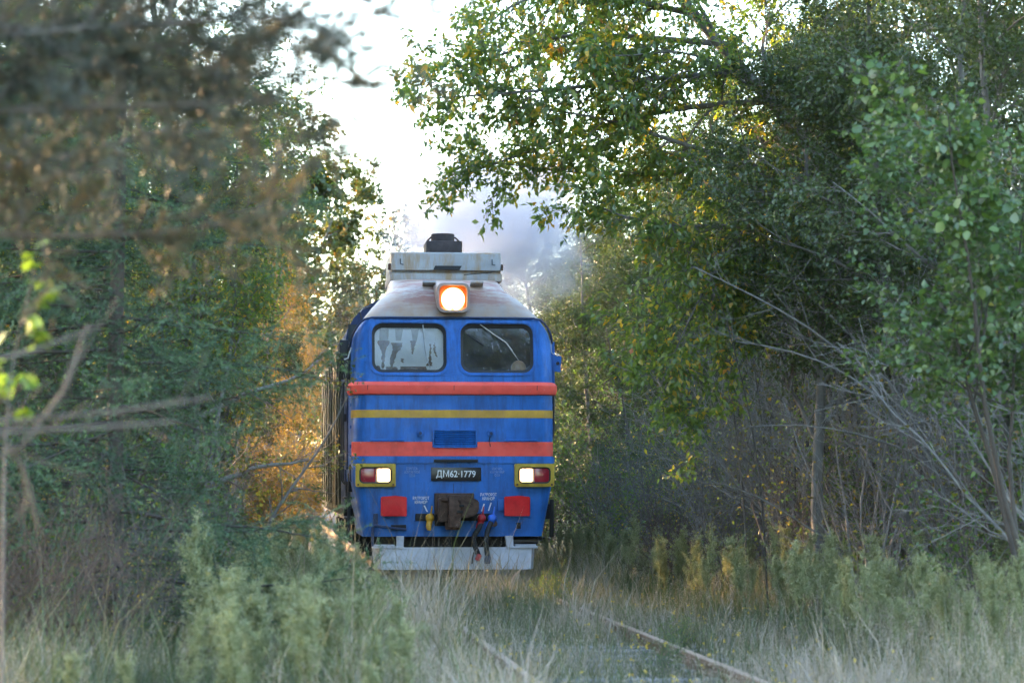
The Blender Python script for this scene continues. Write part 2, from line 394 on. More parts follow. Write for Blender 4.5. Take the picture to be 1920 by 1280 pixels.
# window surrounds, gaskets, panes and wipers
for i, (a, b) in enumerate(HOLES):
    ws = empty('windscreen', (0, 0, 0), 0, loco); cx, cz, w, h = (a+b)/2, (HZ[0]+HZ[1])/2, b-a, HZ[1]-HZ[0]
    def ring(bm, w0, h0, r0, w1, h1, r1, y0, y1, d):
        A = rrect(cx, cz, w0, h0, r0); B = rrect(cx, cz, w1, h1, r1)
        L = [[bm.verts.new((x, yplane(z)+yy, z)) for x, z in q] for q, yy in ((A, y1), (A, y0), (B, y0-.0), (B, y1))]
        n = len(A)
        for p_, q_ in zip(L, L[1:]):
            for k in range(n): bm.faces.new((p_[k], p_[(k+1) % n], q_[(k+1) % n], q_[k]))
    part('raised_bead', ws, M['blue'], lambda bm: ring(bm, w+.085, h+.085, .19, w+.03, h+.03, .165, -.016, .002, 0))
    def gasket(bm):
        A = rrect(cx, cz, w+.001, h+.001, .15); B = rrect(cx, cz-.012, w-.085, h-.105, .12)  # gasket widened at the top to stand in for the overhang's shade too
        L = [[bm.verts.new((x, yplane(z)+yy, z)) for x, z in q] for q, yy in ((A, .056), (A, .022), (B, .050), (B, .062))]
        for p_, q_ in zip(L, L[1:]):
            for k in range(len(A)): bm.faces.new((p_[k], p_[(k+1) % len(A)], q_[(k+1) % len(A)], q_[k]))
    part('gasket_and_shade', ws, M['rubber'], gasket)
    def pane(bm):
        bm.faces.new([bm.verts.new((x, yplane(z)+.056, z)) for x, z in rrect(cx, cz, w-.045, h-.045, .13)])
    part('pane', ws, M['glass2'] if i == 0 else M['glass'], pane)
    if i == 0:
        part('sun_blind', ws, M['blind'], lambda bm: bbox(bm, (cx, yplane(cz)+.10, cz), (w-.08, .006, h-.06), Matrix.Rotation(-.184, 3, 'X')))
        fr_ = random.Random(3)
        def patch(name, m_, cols):
            def f(bm):
                L_, R_ = [], []
                n = 14
                for k in range(n+1):
                    py = cols[0][1]+(cols[-1][1]-cols[0][1])*k/n
                    xl = np.interp(py, [c[1] for c in cols], [c[0] for c in cols]); xr = np.interp(py, [c[1] for c in cols], [c[2] for c in cols]); j_ = 0 if m_ is M['film'] else 1.6
                    L_.append((lx(xl+fr_.uniform(-j_, j_)), lz(py))); R_.append((lx(xr+fr_.uniform(-j_, j_)), lz(py)))
                for k in range(n):
                    bm.faces.new([bm.verts.new((x, yplane(z)+.088, z)) for x, z in (L_[k], R_[k], R_[k+1], L_[k+1])])
            part(name, ws, m_, f)
        for cols in ([(713, 612, 730), (712, 634, 729)], [(742, 612, 757), (743, 634, 753)], [(772, 612, 787), (775, 634, 783)]): patch('film_strip', M['film'], cols)
        for cols in ([(709, 634, 732), (711, 645, 727), (716, 655, 723), (716, 680, 722), (718, 688, 720)], [(733, 638, 756), (738, 648, 754), (736, 656, 746), (731, 672, 741), (733, 685, 737)], [(770, 634, 783), (772, 648, 778), (773, 660, 776)], [(752, 668, 757), (753, 676, 758)], [(808, 640, 810), (806, 665, 809), (801, 682, 812)], [(816, 638, 818), (814, 652, 818), (820, 665, 822)], [(706, 682, 712), (705, 690, 714)], [(725, 684, 745), (723, 691, 747)], [(752, 683, 800), (750, 690, 802)]): patch('peeled_patch', M['peel'], cols)
        p = [(cx+.20, 0, 3.645), (cx+.225, 0, 3.35), (cx+.255, 0, 3.12)]; q = [(cx+.255, 0, 3.16), (cx+.30, 0, 3.02)]
    else:
        p = [(cx-.24, 0, 3.66), (cx-.02, 0, 3.50), (cx+.13, 0, 3.40), (cx+.22, 0, 3.28)]; q = [(cx+.20, 0, 3.30), (cx+.31, 0, 3.14)]
    ww = lambda P: [(x, yplane(z)+.012, z) for x, y, z in P]
    wp = tube('wiper', ws, M['wiper'], ww(p), .008, 6); tube('wiper_blade', wp, M['wiper'], ww(q), .005, 6)
    if i == 1: tube('wiper_rod', wp, M['rubber'], ww([(cx-.43, 0, 3.52), (cx-.20, 0, 3.36)]), .008, 6)
# cab interior: bulkhead, desk and seats
box('cab_bulkhead', loco, M['interior'], (0, 2.66, 2.3), (2.86, .04, 3.0), 0)
box('cab_floor', loco, M['interior'], (0, 1.4, 1.72), (2.84, 2.4, .05), 0)
box('control_desk', loco, M['interior'], (0, .62, 2.55), (2.5, .55, .5), .05)
st = empty('driver_seat', (0, 0, 0), 0, loco)
part('backrest', st, M['tan'], lambda b: bmesh.ops.create_uvsphere(b, u_segments=20, v_segments=14, radius=1, matrix=Matrix.Translation((.99, .55, 3.04)) @ Matrix.Diagonal((.115, .07, .12, 1))))
part('seat_post', st, M['interior'], lambda b: bbox(b, (.98, .64, 2.8), (.3, .12, .3), None, .05))
# grey roof dome
ROOF = [(3.745, 1.272, .165, .98, .30), (3.78, 1.262, .175, .9, .34), (3.84, 1.215, .20, .78, .42), (3.91, 1.16, .235, .70, .5), (3.98, 1.10, .285, .62, .58), (4.05, 1.04, .345, .55, .66), (4.12, .97, .42, .48, .74),
        (4.18, .905, .51, .44, .8), (4.235, .86, .63, .4, .85), (4.28, .85, .76, .38, .85), (4.325, .84, .95, .36, .85), (4.37, .83, 1.25, .36, .7), (4.41, .82, 1.6, .5, .5), (4.44, .80, 1.9, .6, .3)]
part('cab_roof', loco, M['roof'], lambda b: loft(b, ROOF, CAB+.02, None, None, True), 40)
gut = [(-1.468, 2.6, 3.36), (-1.468, .52, 3.36), (-1.466, .42, 3.40), (-1.455, .335, 3.46), (-1.425, .27, 3.54), (-1.38, .23, 3.62), (-1.33, .20, 3.68), (-1.27, .165, 3.725), (-1.17, .148, 3.748), (-.9, .148, 3.752)]
tube('rain_gutter', loco, M['blue_dull'], gut+[(-x, y, z) for x, y, z in gut[::-1]], .016, 6)
for s in (-1, 1):
    box('roof_step', loco, M['box'], (s*.35+.03, .62, 4.275), (.19, .16, .03), .006, Matrix.Rotation(R(-22), 3, 'X'))
tube('roof_handrail', loco, M['steel'], [(-1.24, 2.1, 3.82), (-1.27, 2.1, 3.95), (-1.22, 2.4, 4.02), (-1.06, 2.75, 4.1), (-1.03, 2.75, 4.0)], .012, 6)
# main body behind the cab
prof = [(1.465, 1.0), (1.475, 3.5), (1.44, 3.72), (1.35, 3.90), (1.2, 4.06), (.95, 4.2), (.6, 4.30), (0, 4.34)]
prof = prof+[(-x, z) for x, z in prof[-2::-1]]
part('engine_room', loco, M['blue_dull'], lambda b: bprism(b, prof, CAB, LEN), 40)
for k in range(7):
    y0 = 4.7+k*1.75
    for s in (-1, 1):
        pn = part('side_panel', loco, M['olive'], lambda b: bbox(b, (s*1.49, y0+.83, 2.26), (.04, 1.64, 2.66), None, .012))
        part('panel_rib', pn, M['olive'], lambda b: bbox(b, (s*1.515, y0+.8, 2.26), (.03, .06, 2.5), None, .01))
    for s in (-1, 1):
        part('side_vent', loco, M['black'], lambda b: bbox(b, (s*1.52, y0+.83, 3.1), (.012, .9, .5)))
box('eaves_strip', loco, M['black'], (-1.475, 10.8, 3.62), (.06, 12.2, .05), .01)
box('eaves_strip', loco, M['black'], (1.475, 10.8, 3.62), (.06, 12.2, .05), .01)
box('side_sill', loco, M['black'], (-1.40, 9.6, .93), (.2, 14.6, .12), .02)
box('side_sill', loco, M['black'], (1.40, 9.6, .93), (.2, 14.6, .12), .02)
# cab side: corner hinges, door, rails, mirrors
for s in (-1, 1):
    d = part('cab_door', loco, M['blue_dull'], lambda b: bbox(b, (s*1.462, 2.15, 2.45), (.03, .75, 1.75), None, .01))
    part('door_window', d, M['rubber'], lambda b: bbox(b, (s*1.48, 2.15, 3.0), (.012, .5, .5), None, .004))
    part('door_handle', d, M['steel'], lambda b: bbox(b, (s*1.50, 1.86, 2.35), (.05, .03, .12), None, .008))
    part('side_window', loco, M['rubber'], lambda b: bbox(b, (s*1.462, 1.15, 3.1), (.016, .75, .62), None, .006))
    for yy in (1.70, 2.62): tube('door_handrail', loco, M['steel'], [(s*1.47, yy, 1.35), (s*1.53, yy, 1.42), (s*1.53, yy, 2.85), (s*1.47, yy, 2.92)], .016, 6)
    for z in (1.9, 2.18, 2.5): box('corner_hinge', loco, M['blue'], (s*1.462, .38, z), (.02, .06, .05), .005)
mr = tube('mirror_bracket', loco, M['wiper'], [(-1.455, .52, 3.33), (-1.50, .50, 3.18), (-1.56, .50, 3.16)], .012, 6)
part('mirror', mr, M['rubber'], lambda b: bbox(b, (-1.53, .56, 3.05), (.14, .05, .36), None, .02))
part('mirror_arm', mr, M['rubber'], lambda b: bbox(b, (-1.55, .9, 3.22), (.13, .05, .5), None, .02))
mr = tube('mirror_bracket', loco, M['wiper'], [(1.445, .40, 3.45), (1.452, .36, 3.27), (1.475, .34, 3.245), (1.565, .34, 3.235)], .009, 6)
part('mirror_plate', mr, M['blue'], lambda b: bprism(b, [(1.455, 3.235), (1.60, 3.215), (1.585, 2.985), (1.458, 2.995)], .37, .385))
part('mirror_stay', mr, M['blue'], lambda b: bbox(b, (1.48, .42, 3.05), (.05, .03, .75), None, .01))
part('mirror_bolt', mr, M['black'], lambda b: bcyl(b, (1.545, .36, 3.11), .025, .03, 'Y', 10))
tube('corner_handrail', loco, M['steel'], [(1.45, .5, 2.72), (1.50, .5, 2.66), (1.50, .5, 2.06), (1.45, .5, 2.0)], .018, 6)
# head lamp on the dome
hl = empty('headlight', (0, 0, 0), 0, loco)
def hframe(bm):
    f = lambda q, y: [bm.verts.new((x*(1-.12*(4.1-z)), y+(z-4.03)*.12, z)) for x, z in q]
    c = (lx(851), lz(553)); q0 = rrect(*c, .475, .43, .10); q1 = rrect(*c, .405, .365, .085); q2 = rrect(c[0], c[1]+.05, .54, .48, .12)
    L = [f(q2, .75), f(q0, .115), f(q0, .085), f(q1, .085), f(q1, .26)]
    for p_, q_ in zip(L, L[1:]):
        for k in range(len(p_)): bm.faces.new((p_[k], p_[(k+1) % len(p_)], q_[(k+1) % len(p_)], q_[k]))
part('housing', hl, M['lamprim'], hframe)
part('reflector', hl, M['reflector'], lambda b: b.faces.new([b.verts.new((x, .235, z)) for x, z in rrect(lx(851), lz(553), .42, .38, .08)]))
def lens(bm):
    c = (lx(851.5), lz(555)); n = 40; pts = []
    for k in range(n):
        a = 2*math.pi*k/n; r = .168
        d = abs((a-R(268)+math.pi) % (2*math.pi)-math.pi)
        r *= 1-.30*math.exp(-(d/.13)**2)
        pts.append((c[0]+r*math.cos(a), c[1]+r*math.sin(a)))
    bprism(bm, pts, .19, .225)
part('lens', hl, M['lamp'], lens)
# low marker lights
for s, px in ((-1, 704.5), (1, 1002.5)):
    ml = empty('marker_light', (0, 0, 0), 0, loco); c = (lx(px), lz(887.5))
    def fr(bm):
        q0 = rrect(*c, .57, .33, .025); q1 = rrect(*c, .47, .235, .065)
        L = [[bm.verts.new((x, y, z)) for x, z in q] for q, y in ((q0, .03), (q0, -.085), (q1, -.095), (q1, -.02))]
        for p_, q_ in zip(L, L[1:]):
            for k in range(len(p_)): bm.faces.new((p_[k], p_[(k+1) % len(p_)], q_[(k+1) % len(p_)], q_[k]))
    part('frame', ml, M['yellow'], fr)
    def gk(bm):
        q0 = rrect(*c, .468, .233, .065); q1 = rrect(*c, .43, .195, .05)
        L = [[bm.verts.new((x, y, z)) for x, z in q] for q, y in ((q0, -.075), (q1, -.07), (q1, -.02))]
        for p_, q_ in zip(L, L[1:]):
            for k in range(len(p_)): bm.faces.new((p_[k], p_[(k+1) % len(p_)], q_[(k+1) % len(p_)], q_[k]))
    part('gasket', ml, M['rubber'], gk)
    part('red_lens', ml, M['redlens'], lambda b: bbox(b, (c[0]+s*.11, -.04, c[1]), (.21, .04, .205), None, .012))
    part('clear_lens', ml, M['pearl'], lambda b: bbox(b, (c[0]-s*.105, -.03, c[1]), (.215, .04, .205), None, .012))
    def bulb(bm):
        r0 = random.Random(int(px)); pts = []
        for k in range(28):
            a = 2*math.pi*k/28; ca, sa = math.cos(a), math.sin(a); r = .112/max(abs(ca)**4+abs(sa)**4, .4)**.25
            d = abs((a-R(100 if s > 0 else 118)+math.pi) % (2*math.pi)-math.pi); r *= 1-.28*math.exp(-(d/.16)**2)
            pts.append((c[0]-s*.115+min(max(r*ca*.86, -.09), .09), c[1]+min(max(r*sa, -.095), .095)))
        bprism(bm, pts, -.062, -.045)
    part('bulb_glow', ml, M['lamp_small'], bulb)
    for q in (-1, 1): part('screw', ml, M['rust'], lambda b: bcyl(b, (c[0]+q*.25, -.094, c[1]-.135), .016, .02, 'Y', 8))
# red buffer panels
for s, px in ((-1, 738), (1, 969)):
    def rp(bm):
        c = (lx(px), lz(945.5)); w, h = .185, .14
        bprism(bm, [(c[0]-w, c[1]-h), (c[0]+w, c[1]-h), (c[0]+w, c[1]+h-.006), (c[0]+.02, c[1]+h+.012), (c[0]-w, c[1]+h-.004)], -.16, -.11)
        bmesh.ops.bevel(bm, geom=list(bm.edges), offset=.01, segments=2, affect='EDGES')
    o = part('red_panel', loco, M['red_dark'], rp)
    part('panel_mount', o, M['blue_dull'], lambda b: bbox(b, (lx(px), -.04, lz(945.5)), (.22, .16, .18), None, .01))
box('mount_bracket', loco, M['blue'], (lx(940), -.03, lz(943)), (.1, .06, .16), .01)
# grille
gr = empty('grille', (0, 0, 0), 0, loco)
gx, gz = lx(853), lz(819)
part('grille_frame', gr, M['blue'], lambda b: [bbox(b, (gx+q*.31, -.02, gz), (.025, .04, .25), None, .006) for q in (-1, 1)]+[bbox(b, (gx, -.02, gz+q*.12), (.60, .038, .025), None, .006) for q in (-1, 1)])
part('grille_backing', gr, M['black'], lambda b: bbox(b, (gx, -.008, gz), (.6, .006, .22)))
for k in range(8): part('slat', gr, M['blue'], lambda b: bbox(b, (gx, -.022, gz-.094+k*.0268), (.594, .02, .012), Matrix.Rotation(R(35), 3, 'X')))
# hand rails, knobs, ledge slot
for a, b_ in ((696, 758), (948, 1008)):
    h = tube('hand_rail', loco, M['blue'], [(lx(a), -.055, lz(822)), (lx(b_), -.055, lz(822))], .014, 8)
    for q in (a+2, b_-2): part('stand_off', h, M['blue'], lambda b: bcyl(b, (lx(q), -.03, lz(822)), .02, .06, 'Y', 8))
for q in (788, 921):
    k_ = part('socket_knob', loco, M['blue'], lambda b: bcyl(b, (lx(q), -.03, lz(809)), .042, .06, 'Y', 14))
    part('knob_cap', k_, M['blue_dull'], lambda b: bcyl(b, (lx(q), -.065, lz(809)), .022, .02, 'Y', 12))
tube('hanging_cable', loco, M['black'], [(lx(919), -.03, lz(815)), (lx(918), -.02, lz(824)), (lx(920), -.02, lz(834))], .005, 5)
box('ledge_slot', loco, M['black'], (lx(855), -.045, lz(860.5)), (.63, .05, .042), .008)
# text helper: flat lettering as thin mesh
def lettering(txt, parent, m, cx, cz, width, height, y, name='lettering', bold=0.0):
    cu = bpy.data.curves.new('txt', 'FONT'); cu.body = txt; cu.align_x = 'CENTER'; cu.extrude = .004; cu.offset = bold; cu.space_line = .95
    o = bpy.data.objects.new('txt', cu); C.objects.link(o); bpy.context.view_layer.update()
    me = bpy.data.meshes.new_from_object(o.evaluated_get(bpy.context.evaluated_depsgraph_get())); bpy.data.objects.remove(o)
    n = len(me.vertices); v = np.zeros(n*3, np.float32); me.vertices.foreach_get('co', v); v = v.reshape(-1, 3)
    lo, hi = v.min(0), v.max(0); c = (lo+hi)/2
    out = np.stack([cx+(v[:, 0]-c[0])/(hi[0]-lo[0])*width, y-(v[:, 2]-c[2])*.5, cz+(v[:, 1]-c[1])/(hi[1]-lo[1])*height], 1)
    me.vertices.foreach_set('co', out.ravel().astype(np.float32)); me.materials.clear(); me.update()
    return link(name, me, parent, m)
npl = part('number_plate', loco, M['plate'], lambda b: bbox(b, (lx(855.5), -.02, lz(885.5)), (.72, .035, .195), None, .008))
lettering('ДМ62·1779', npl, M['white'], lx(855), lz(886), .565, .118, -.041, bold=.012)
def yl(z): return .05*(1.42-z)/.81 if z < 1.42 else 0
lettering('РАЗВОРОТ\nКРАНОВ', loco, M['white'], lx(790), lz(934), .235, .105, yl(lz(934))-.004, bold=.012)
lettering('РАЗВОРОТ\nКРАНОВ', loco, M['white'], lx(917), lz(927.5), .235, .105, yl(lz(928))-.004, bold=.012)
lettering('БЕРЕГИСЬ\nКОНТАКТНОЙ\nСЕТИ', loco, M['faded'], lx(773), lz(881.5), .215, .14, -.004)
lettering('БЕРЕГИСЬ\nКОНТАКТНОЙ\nСЕТИ', loco, M['faded'], lx(933), lz(881.5), .20, .13, -.004)
for x0, y0, x1, y1 in ((796, 944, 802, 956), (909, 941, 904, 955), (922, 939, 917, 954)):
    a, b_ = Vector((lx(x0), 0, lz(y0))), Vector((lx(x1), 0, lz(y1))); d = (b_-a); c_ = (a+b_)/2
    part('pointer_mark', loco, M['white'], lambda b: bbox(b, (c_.x, yl(c_.z)-.004, c_.z), (.018, .006, d.length), Matrix.Rotation(math.atan2(d.x, d.z), 3, 'Y')))
box('panel_seam', loco, M['rubber'], (lx(851), .003, lz(912)), (.006, .012, .13), 0)
box('panel_seam', loco, M['rubber'], (lx(797), -.002, lz(872)), (.006, .008, .08), 0)
# coupler with its slot
box('coupler_slot', loco, M['black'], (lx(854), .012, lz(966)), (1.14, .02, .105), .02)
box('coupler_slot', loco, M['black'], (lx(838), .017, lz(976)), (.34, .02, .10), .01)
cp = empty('coupler', (0, 0, 0), 0, loco)
part('back_plate', cp, M['rust'], lambda b: bbox(b, (lx(851.5), -.06, lz(940.5)), (.56, .16, .30), None, .012))
part('knuckle', cp, M['rust'], lambda b: (bbox(b, (lx(848), -.36, lz(954)), (.17, .5, .46), None, .03), bbox(b, (lx(846), -.3, lz(981)), (.20, .3, .12), None, .03)))
part('small_jaw', cp, M['rust'], lambda b: (bbox(b, (lx(828), -.30, lz(952)), (.13, .34, .34), None, .025), bbox(b, (lx(829), -.5, lz(932)), (.10, .08, .05), None, .01)))
def claw(bm):
    bprism(bm, [(lx(a), lz(b)) for a, b in ((858, 926), (872, 925), (893, 935), (893, 953), (886, 962), (868, 967), (858, 966))], -.55, -.12)
    bmesh.ops.bevel(bm, geom=list(bm.edges), offset=.015, segments=2, affect='EDGES')
part('large_jaw', cp, M['rust'], claw)
part('jaw_opening', cp, M['black'], lambda b: bbox(b, (lx(857), -.60, lz(955)), (.075, .06, .04)))
part('jaw_opening', cp, M['black'], lambda b: bbox(b, (lx(860), -.59, lz(944)), (.07, .06, .03)))
for q, r in ((826, 927), (882, 929)): part('lug', cp, M['rust'], lambda b: bcyl(b, (lx(q), -.12, lz(r)), .03, .14, 'Y', 8))
part('knuckle_pin', cp, M['rust'], lambda b: bbox(b, (lx(856), -.58, lz(934)), (.05, .1, .04), None, .012))
# brake valves and hoses
def valve(px, py, m, lean=0):
    v = empty('brake_valve', (0, 0, 0), 0, loco); x, z = lx(px), lz(py)
    part('valve_body', v, m, lambda b: (bcyl(b, (x, -.10, z), .058, .15, 'Y', 12), bmesh.ops.create_uvsphere(b, u_segments=12, v_segments=8, radius=.062, matrix=Matrix.Translation((x, -.16, z)))))
    tube('spout', v, m, [(x, -.15, z-.03), (x-.012+lean, -.16, z-.09), (x-.022+lean*1.6, -.17, z-.15)], [.045, .042, .036], 10)
    tube('valve_lever', v, m, [(x+.03, -.18, z+.03), (x+.015, -.19, z+.07), (x+.03, -.19, z+.17)], [.016, .013, .008], 6)
    return v
v = valve(805, 967, M['yvalve']); part('spout_tip', v, M['yvalve'], lambda b: bbox(b, (lx(803.5), -.18, lz(985)), (.065, .07, .085), None, .02))
v = valve(902, 968, M['rvalve'], -.02)
h = tube('brake_hose', loco, M['rubber'], [(lx(x), y, lz(z)) for x, y, z in ((901, -.15, 976), (897, -.2, 986), (889, -.24, 997), (886, -.25, 1006), (888, -.25, 1018), (893, -.24, 1030), (896, -.23, 1038))], .037, 10)
part('hose_coupling', h, M['rvalve'], lambda b: bbox(b, (lx(895), -.24, lz(1040)), (.075, .1, .1), Matrix.Rotation(.4, 3, 'Y'), .025))
tube('chain', h, M['steel'], [(lx(887), -.25, lz(1030)), (lx(884), -.25, lz(1040)), (lx(883), -.25, lz(1052))], .012, 5)
v = valve(922, 968, M['bvalve'], -.03)
part('rusty_elbow', v, M['rust'], lambda b: bcyl(b, (lx(926), -.13, lz(978)), .045, .08, 'Y', 10))
h = tube('brake_hose', loco, M['rubber'], [(lx(x), y, lz(z)) for x, y, z in ((920, -.16, 974), (915, -.21, 984), (911, -.25, 996), (909, -.27, 1010), (910, -.27, 1025), (912, -.26, 1040))], .037, 10)
part('hose_coupling', h, M['blue_dull'], lambda b: (bbox(b, (lx(912), -.26, lz(1045)), (.09, .1, .12), None, .03)))
# pilot details and plough
tube('uncoupling_rod', loco, M['blue_dull'], [(lx(699), -.05, lz(1020)), (lx(699), -.09, lz(985)), (lx(703), -.10, lz(981)), (lx(730), -.10, lz(985)), (lx(762), -.06, lz(989))], .02, 8)
box('rod_bracket', loco, M['blue_dull'], (lx(705), .0, lz(970)), (.06, .1, .17), .01)
box('skirt_opening', loco, M['black'], (lx(748), .026, lz(985)), (.22, .03, .075), .008)
sk = box('skirt_opening', loco, M['black'], (lx(974), .028, lz(982)), (.06, .02, .09), .004)
part('opening_rim', loco, M['blue'], lambda b: [bbox(b, (lx(974)+q*.04, .018, lz(982)), (.012, .02, .12)) for q in (-1, 1)]+[bbox(b, (lx(974), .0155, lz(990)), (.09, .02, .014))])
box('buffer_beam', loco, M['black'], (0, .5, .62), (2.3, .4, .5), .03)
pl = empty('snow_plough', (0, 0, 0), 0, loco)
def plow(bm):
    pts = [(lx(700), .30), (lx(712), -.06), (lx(998), -.06), (lx(1008), .30)]
    a = [bm.verts.new((x*1.0, y, lz(1022))) for x, y in pts]; b = [bm.verts.new((x*.975+.0, y-.08, lz(1063))) for x, y in pts]
    a2 = [bm.verts.new((x*.99, y+.02, lz(1022))) for x, y in pts]; b2 = [bm.verts.new((x*.965, y-.06, lz(1063))) for x, y in pts]
    for k in range(3):
        bm.faces.new((a[k], a[k+1], b[k+1], b[k])); bm.faces.new((a2[k+1], a2[k], b2[k], b2[k+1]))
        bm.faces.new((a[k], a2[k], a2[k+1], a[k+1])); bm.faces.new((b[k+1], b2[k+1], b2[k], b[k]))
part('plough_blade', pl, M['plow'], plow, 20)
for s, x0 in ((-1, 728), (1, 979)): part('plough_flange', pl, M['plow'], lambda b: (bbox(b, (lx(x0), -.0, lz(1022)), (.45, .18, .03), None, .006), bbox(b, (lx(x0+s*7), .01, lz(1018.5)), (.30, .14, .025), None, .006)))
for poly in (((744, 1001), (758, 1001), (757, 1021), (744, 1021)), ((948, 1001), (963, 1001), (964, 1021), (951, 1021))):
    part('plough_bracket', pl, M['plow'], lambda b: bprism(b, [(lx(a), lz(c)) for a, c in poly], -.02, .10))
part('rubber_skirt', pl, M['black'], lambda b: bbox(b, (lx(870), .3, .09), (1.0, .03, .16)))
tube('sand_pipe', loco, M['steel'], [(lx(966), .25, lz(1012)), (lx(1010), .25, lz(1011)), (lx(1014), .25, lz(1014))], .05, 10)
# step ladders at both corners
for s in (-1, 1):
    sp = empty('cab_steps', (0, 0, 0), 0, loco); xs_ = 1.42
    for yy in (1.75, 2.55): part('step_stringer', sp, M['steel'], lambda b: bbox(b, (s*1.44, yy, .95), (.05, .05, .9), None, .008))
    for z in (.55, .85, 1.15): part('step_tread', sp, M['steel'], lambda b: bbox(b, (s*1.44, 2.15, z), (.14, .76, .03), None, .006))
box('side_bracket', loco, M['black'], (1.47, .5, .86), (.06, .08, .55), .01)
box('side_bracket', loco, M['black'], (1.40, .52, .96), (.2, .08, .22), .01)
box('equipment_box', loco, M['blue_dull'], (-1.40, .72, 1.52), (.14, .45, .25), .02)
box('equipment_box', loco, M['black'], (-1.36, 1.25, 1.38), (.22, .4, .28), .02)
# underframe and bogies
box('underframe', loco, M['black'], (0, 9.3, .98), (2.5, 15.2, .16), .02)
box('fuel_tank', loco, M['black'], (0, 8.7, .62), (2.5, 3.4, .6), .08)
for yb in (4.0, 13.2):
    bo = empty('bogie', (0, 0, 0), 0, loco)
    for s in (-1, 1):
        part('side_frame', bo, M['black'], lambda b: (bbox(b, (s*1.12, yb, .72), (.14, 4.6, .22), None, .03), [bbox(b, (s*1.16, yb+k*1.8, .52), (.22, .36, .36), None, .04) for k in (-1, 0, 1)]))
        part('spring', bo, M['steel'], lambda b: [bcyl(b, (s*1.14, yb+k, .92), .09, .26, 'Z', 10) for k in (-1.3, -.5, .5, 1.3)])
    for k in (-1, 0, 1):
        part('wheelset', bo, M['steel'], lambda b: [bcyl(b, (s*.76, yb+k*1.8, .525), .525, .13, 'X', 28) for s in (-1, 1)]+[bcyl(b, (0, yb+k*1.8, .525), .09, 2.2, 'X', 12)])
# roof equipment
rb = empty('roof_box', (0, 0, 0), 0, loco)
b0, b1 = at(733, 515, 38.2), at(939, 474, 38.2); bw = b1.x-b0.x; bz0, bz1 = b0.z-RT, b1.z-RT; bx = (b0.x+b1.x)/2
part('casing', rb, M['box'], lambda b: bbox(b, (bx, 3.0, (bz0+bz1)/2), (bw, 1.6, bz1-bz0), None, .02))
part('flap_hood', rb, M['box'], lambda b: bprism(b, [(bx-bw/2+.02, bz1-.03), (bx+bw/2-.02, bz1-.03), (bx+bw/2+.0, bz0+.07), (bx-bw/2+.0, bz0+.07)], 2.13, 2.22))
part('foot_plate', rb, M['box'], lambda b: bbox(b, (bx, 3.0, bz0-.04), (bw+.03, 1.70, .12), None, .012))
part('maker_slot', rb, M['black'], lambda b: bprism(b, [(bx-.20, bz0+.075), (bx+.2, bz0+.075), (bx+.235, bz0+.135), (bx-.17, bz0+.135)], 2.10, 2.13))
for s, d in ((-1, 1), (1, 1)):
    tube('lifting_hook', rb, M['steel'], [(bx+s*.70, 2.11, bz1-.11), (bx+s*.70, 2.09, bz1-.19), (bx+s*.70+.045, 2.09, bz1-.2)], .009, 6)
    part('latch', rb, M['rust'], lambda b: bbox(b, (bx+s*(bw/2+.015), 2.3, bz0+.13), (.05, .12, .09), None, .01))
tube('antenna_wire', rb, M['black'], [(bx+.26, 2.0, bz0-.01), (bx+.5, 2.05, bz0+.015), (bx+bw/2-.02, 2.12, bz0+.06), (bx+bw/2, 2.12, bz0+.14)], .007, 5)
sk = empty('exhaust_stack', (0, 0, 0), 0, loco)
e0, e1, e2, e3 = at(797, 474, 39.7), at(864, 458, 39.7), at(809, 458, 39.7), at(853, 439, 39.7)
exs = (e0.x+e1.x)/2; ez = e3.z-RT
part('stack_base', sk, M['soot'], lambda b: (bbox(b, (exs, 3.75, (e0.z+e1.z)/2-RT-.1), (e1.x-e0.x, .7, e1.z-e0.z+.25), None, .012)))
part('stack_pipe', sk, M['soot'], lambda b: bcyl(b, (exs, 3.75, (e2.z+e3.z)/2-RT), (e3.x-e2.x)/2, e3.z-e2.z, 'Z', 24))
for s in (-1, 1): tube('stack_lug', sk, M['soot'], [(exs+s*.185, 3.7, ez-.05), (exs+s*.245, 3.7, ez-.105), (exs+s*.25, 3.7, ez-.17)], .014, 6)

# ------------------------------------------------------------------ plant building kit (numpy)
def nrm(v): return v/np.maximum(np.linalg.norm(v, axis=-1, keepdims=True), 1e-9)
def interp(P, t):
    n = P.shape[1]; f = np.clip(t, 0, .999)*(n-1); i = f.astype(int); f = (f-i)[..., None]
    m = np.arange(P.shape[0])[:, None]
    a, b = P[m, i], P[m, i+1]
    return a+(b-a)*f, nrm(b-a)
def interpR(Rr, t):
    n = Rr.shape[1]; f = np.clip(t, 0, .999)*(n-1); i = f.astype(int); f = f-i; m = np.arange(Rr.shape[0])[:, None]
    return Rr[m, i]*(1-f)+Rr[m, i+1]*f
def march(rng, pos, d, ln, n, wig, up):
    m = len(pos); P = np.zeros((m, n, 3)); P[:, 0] = pos; st = (ln/(n-1))[:, None]; d = nrm(d)
    upv = np.zeros(3); upv[2] = up
    for s in range(1, n):
        d = nrm(d+rng.normal(0, wig, (m, 3))+upv); P[:, s] = P[:, s-1]+d*st
    return P
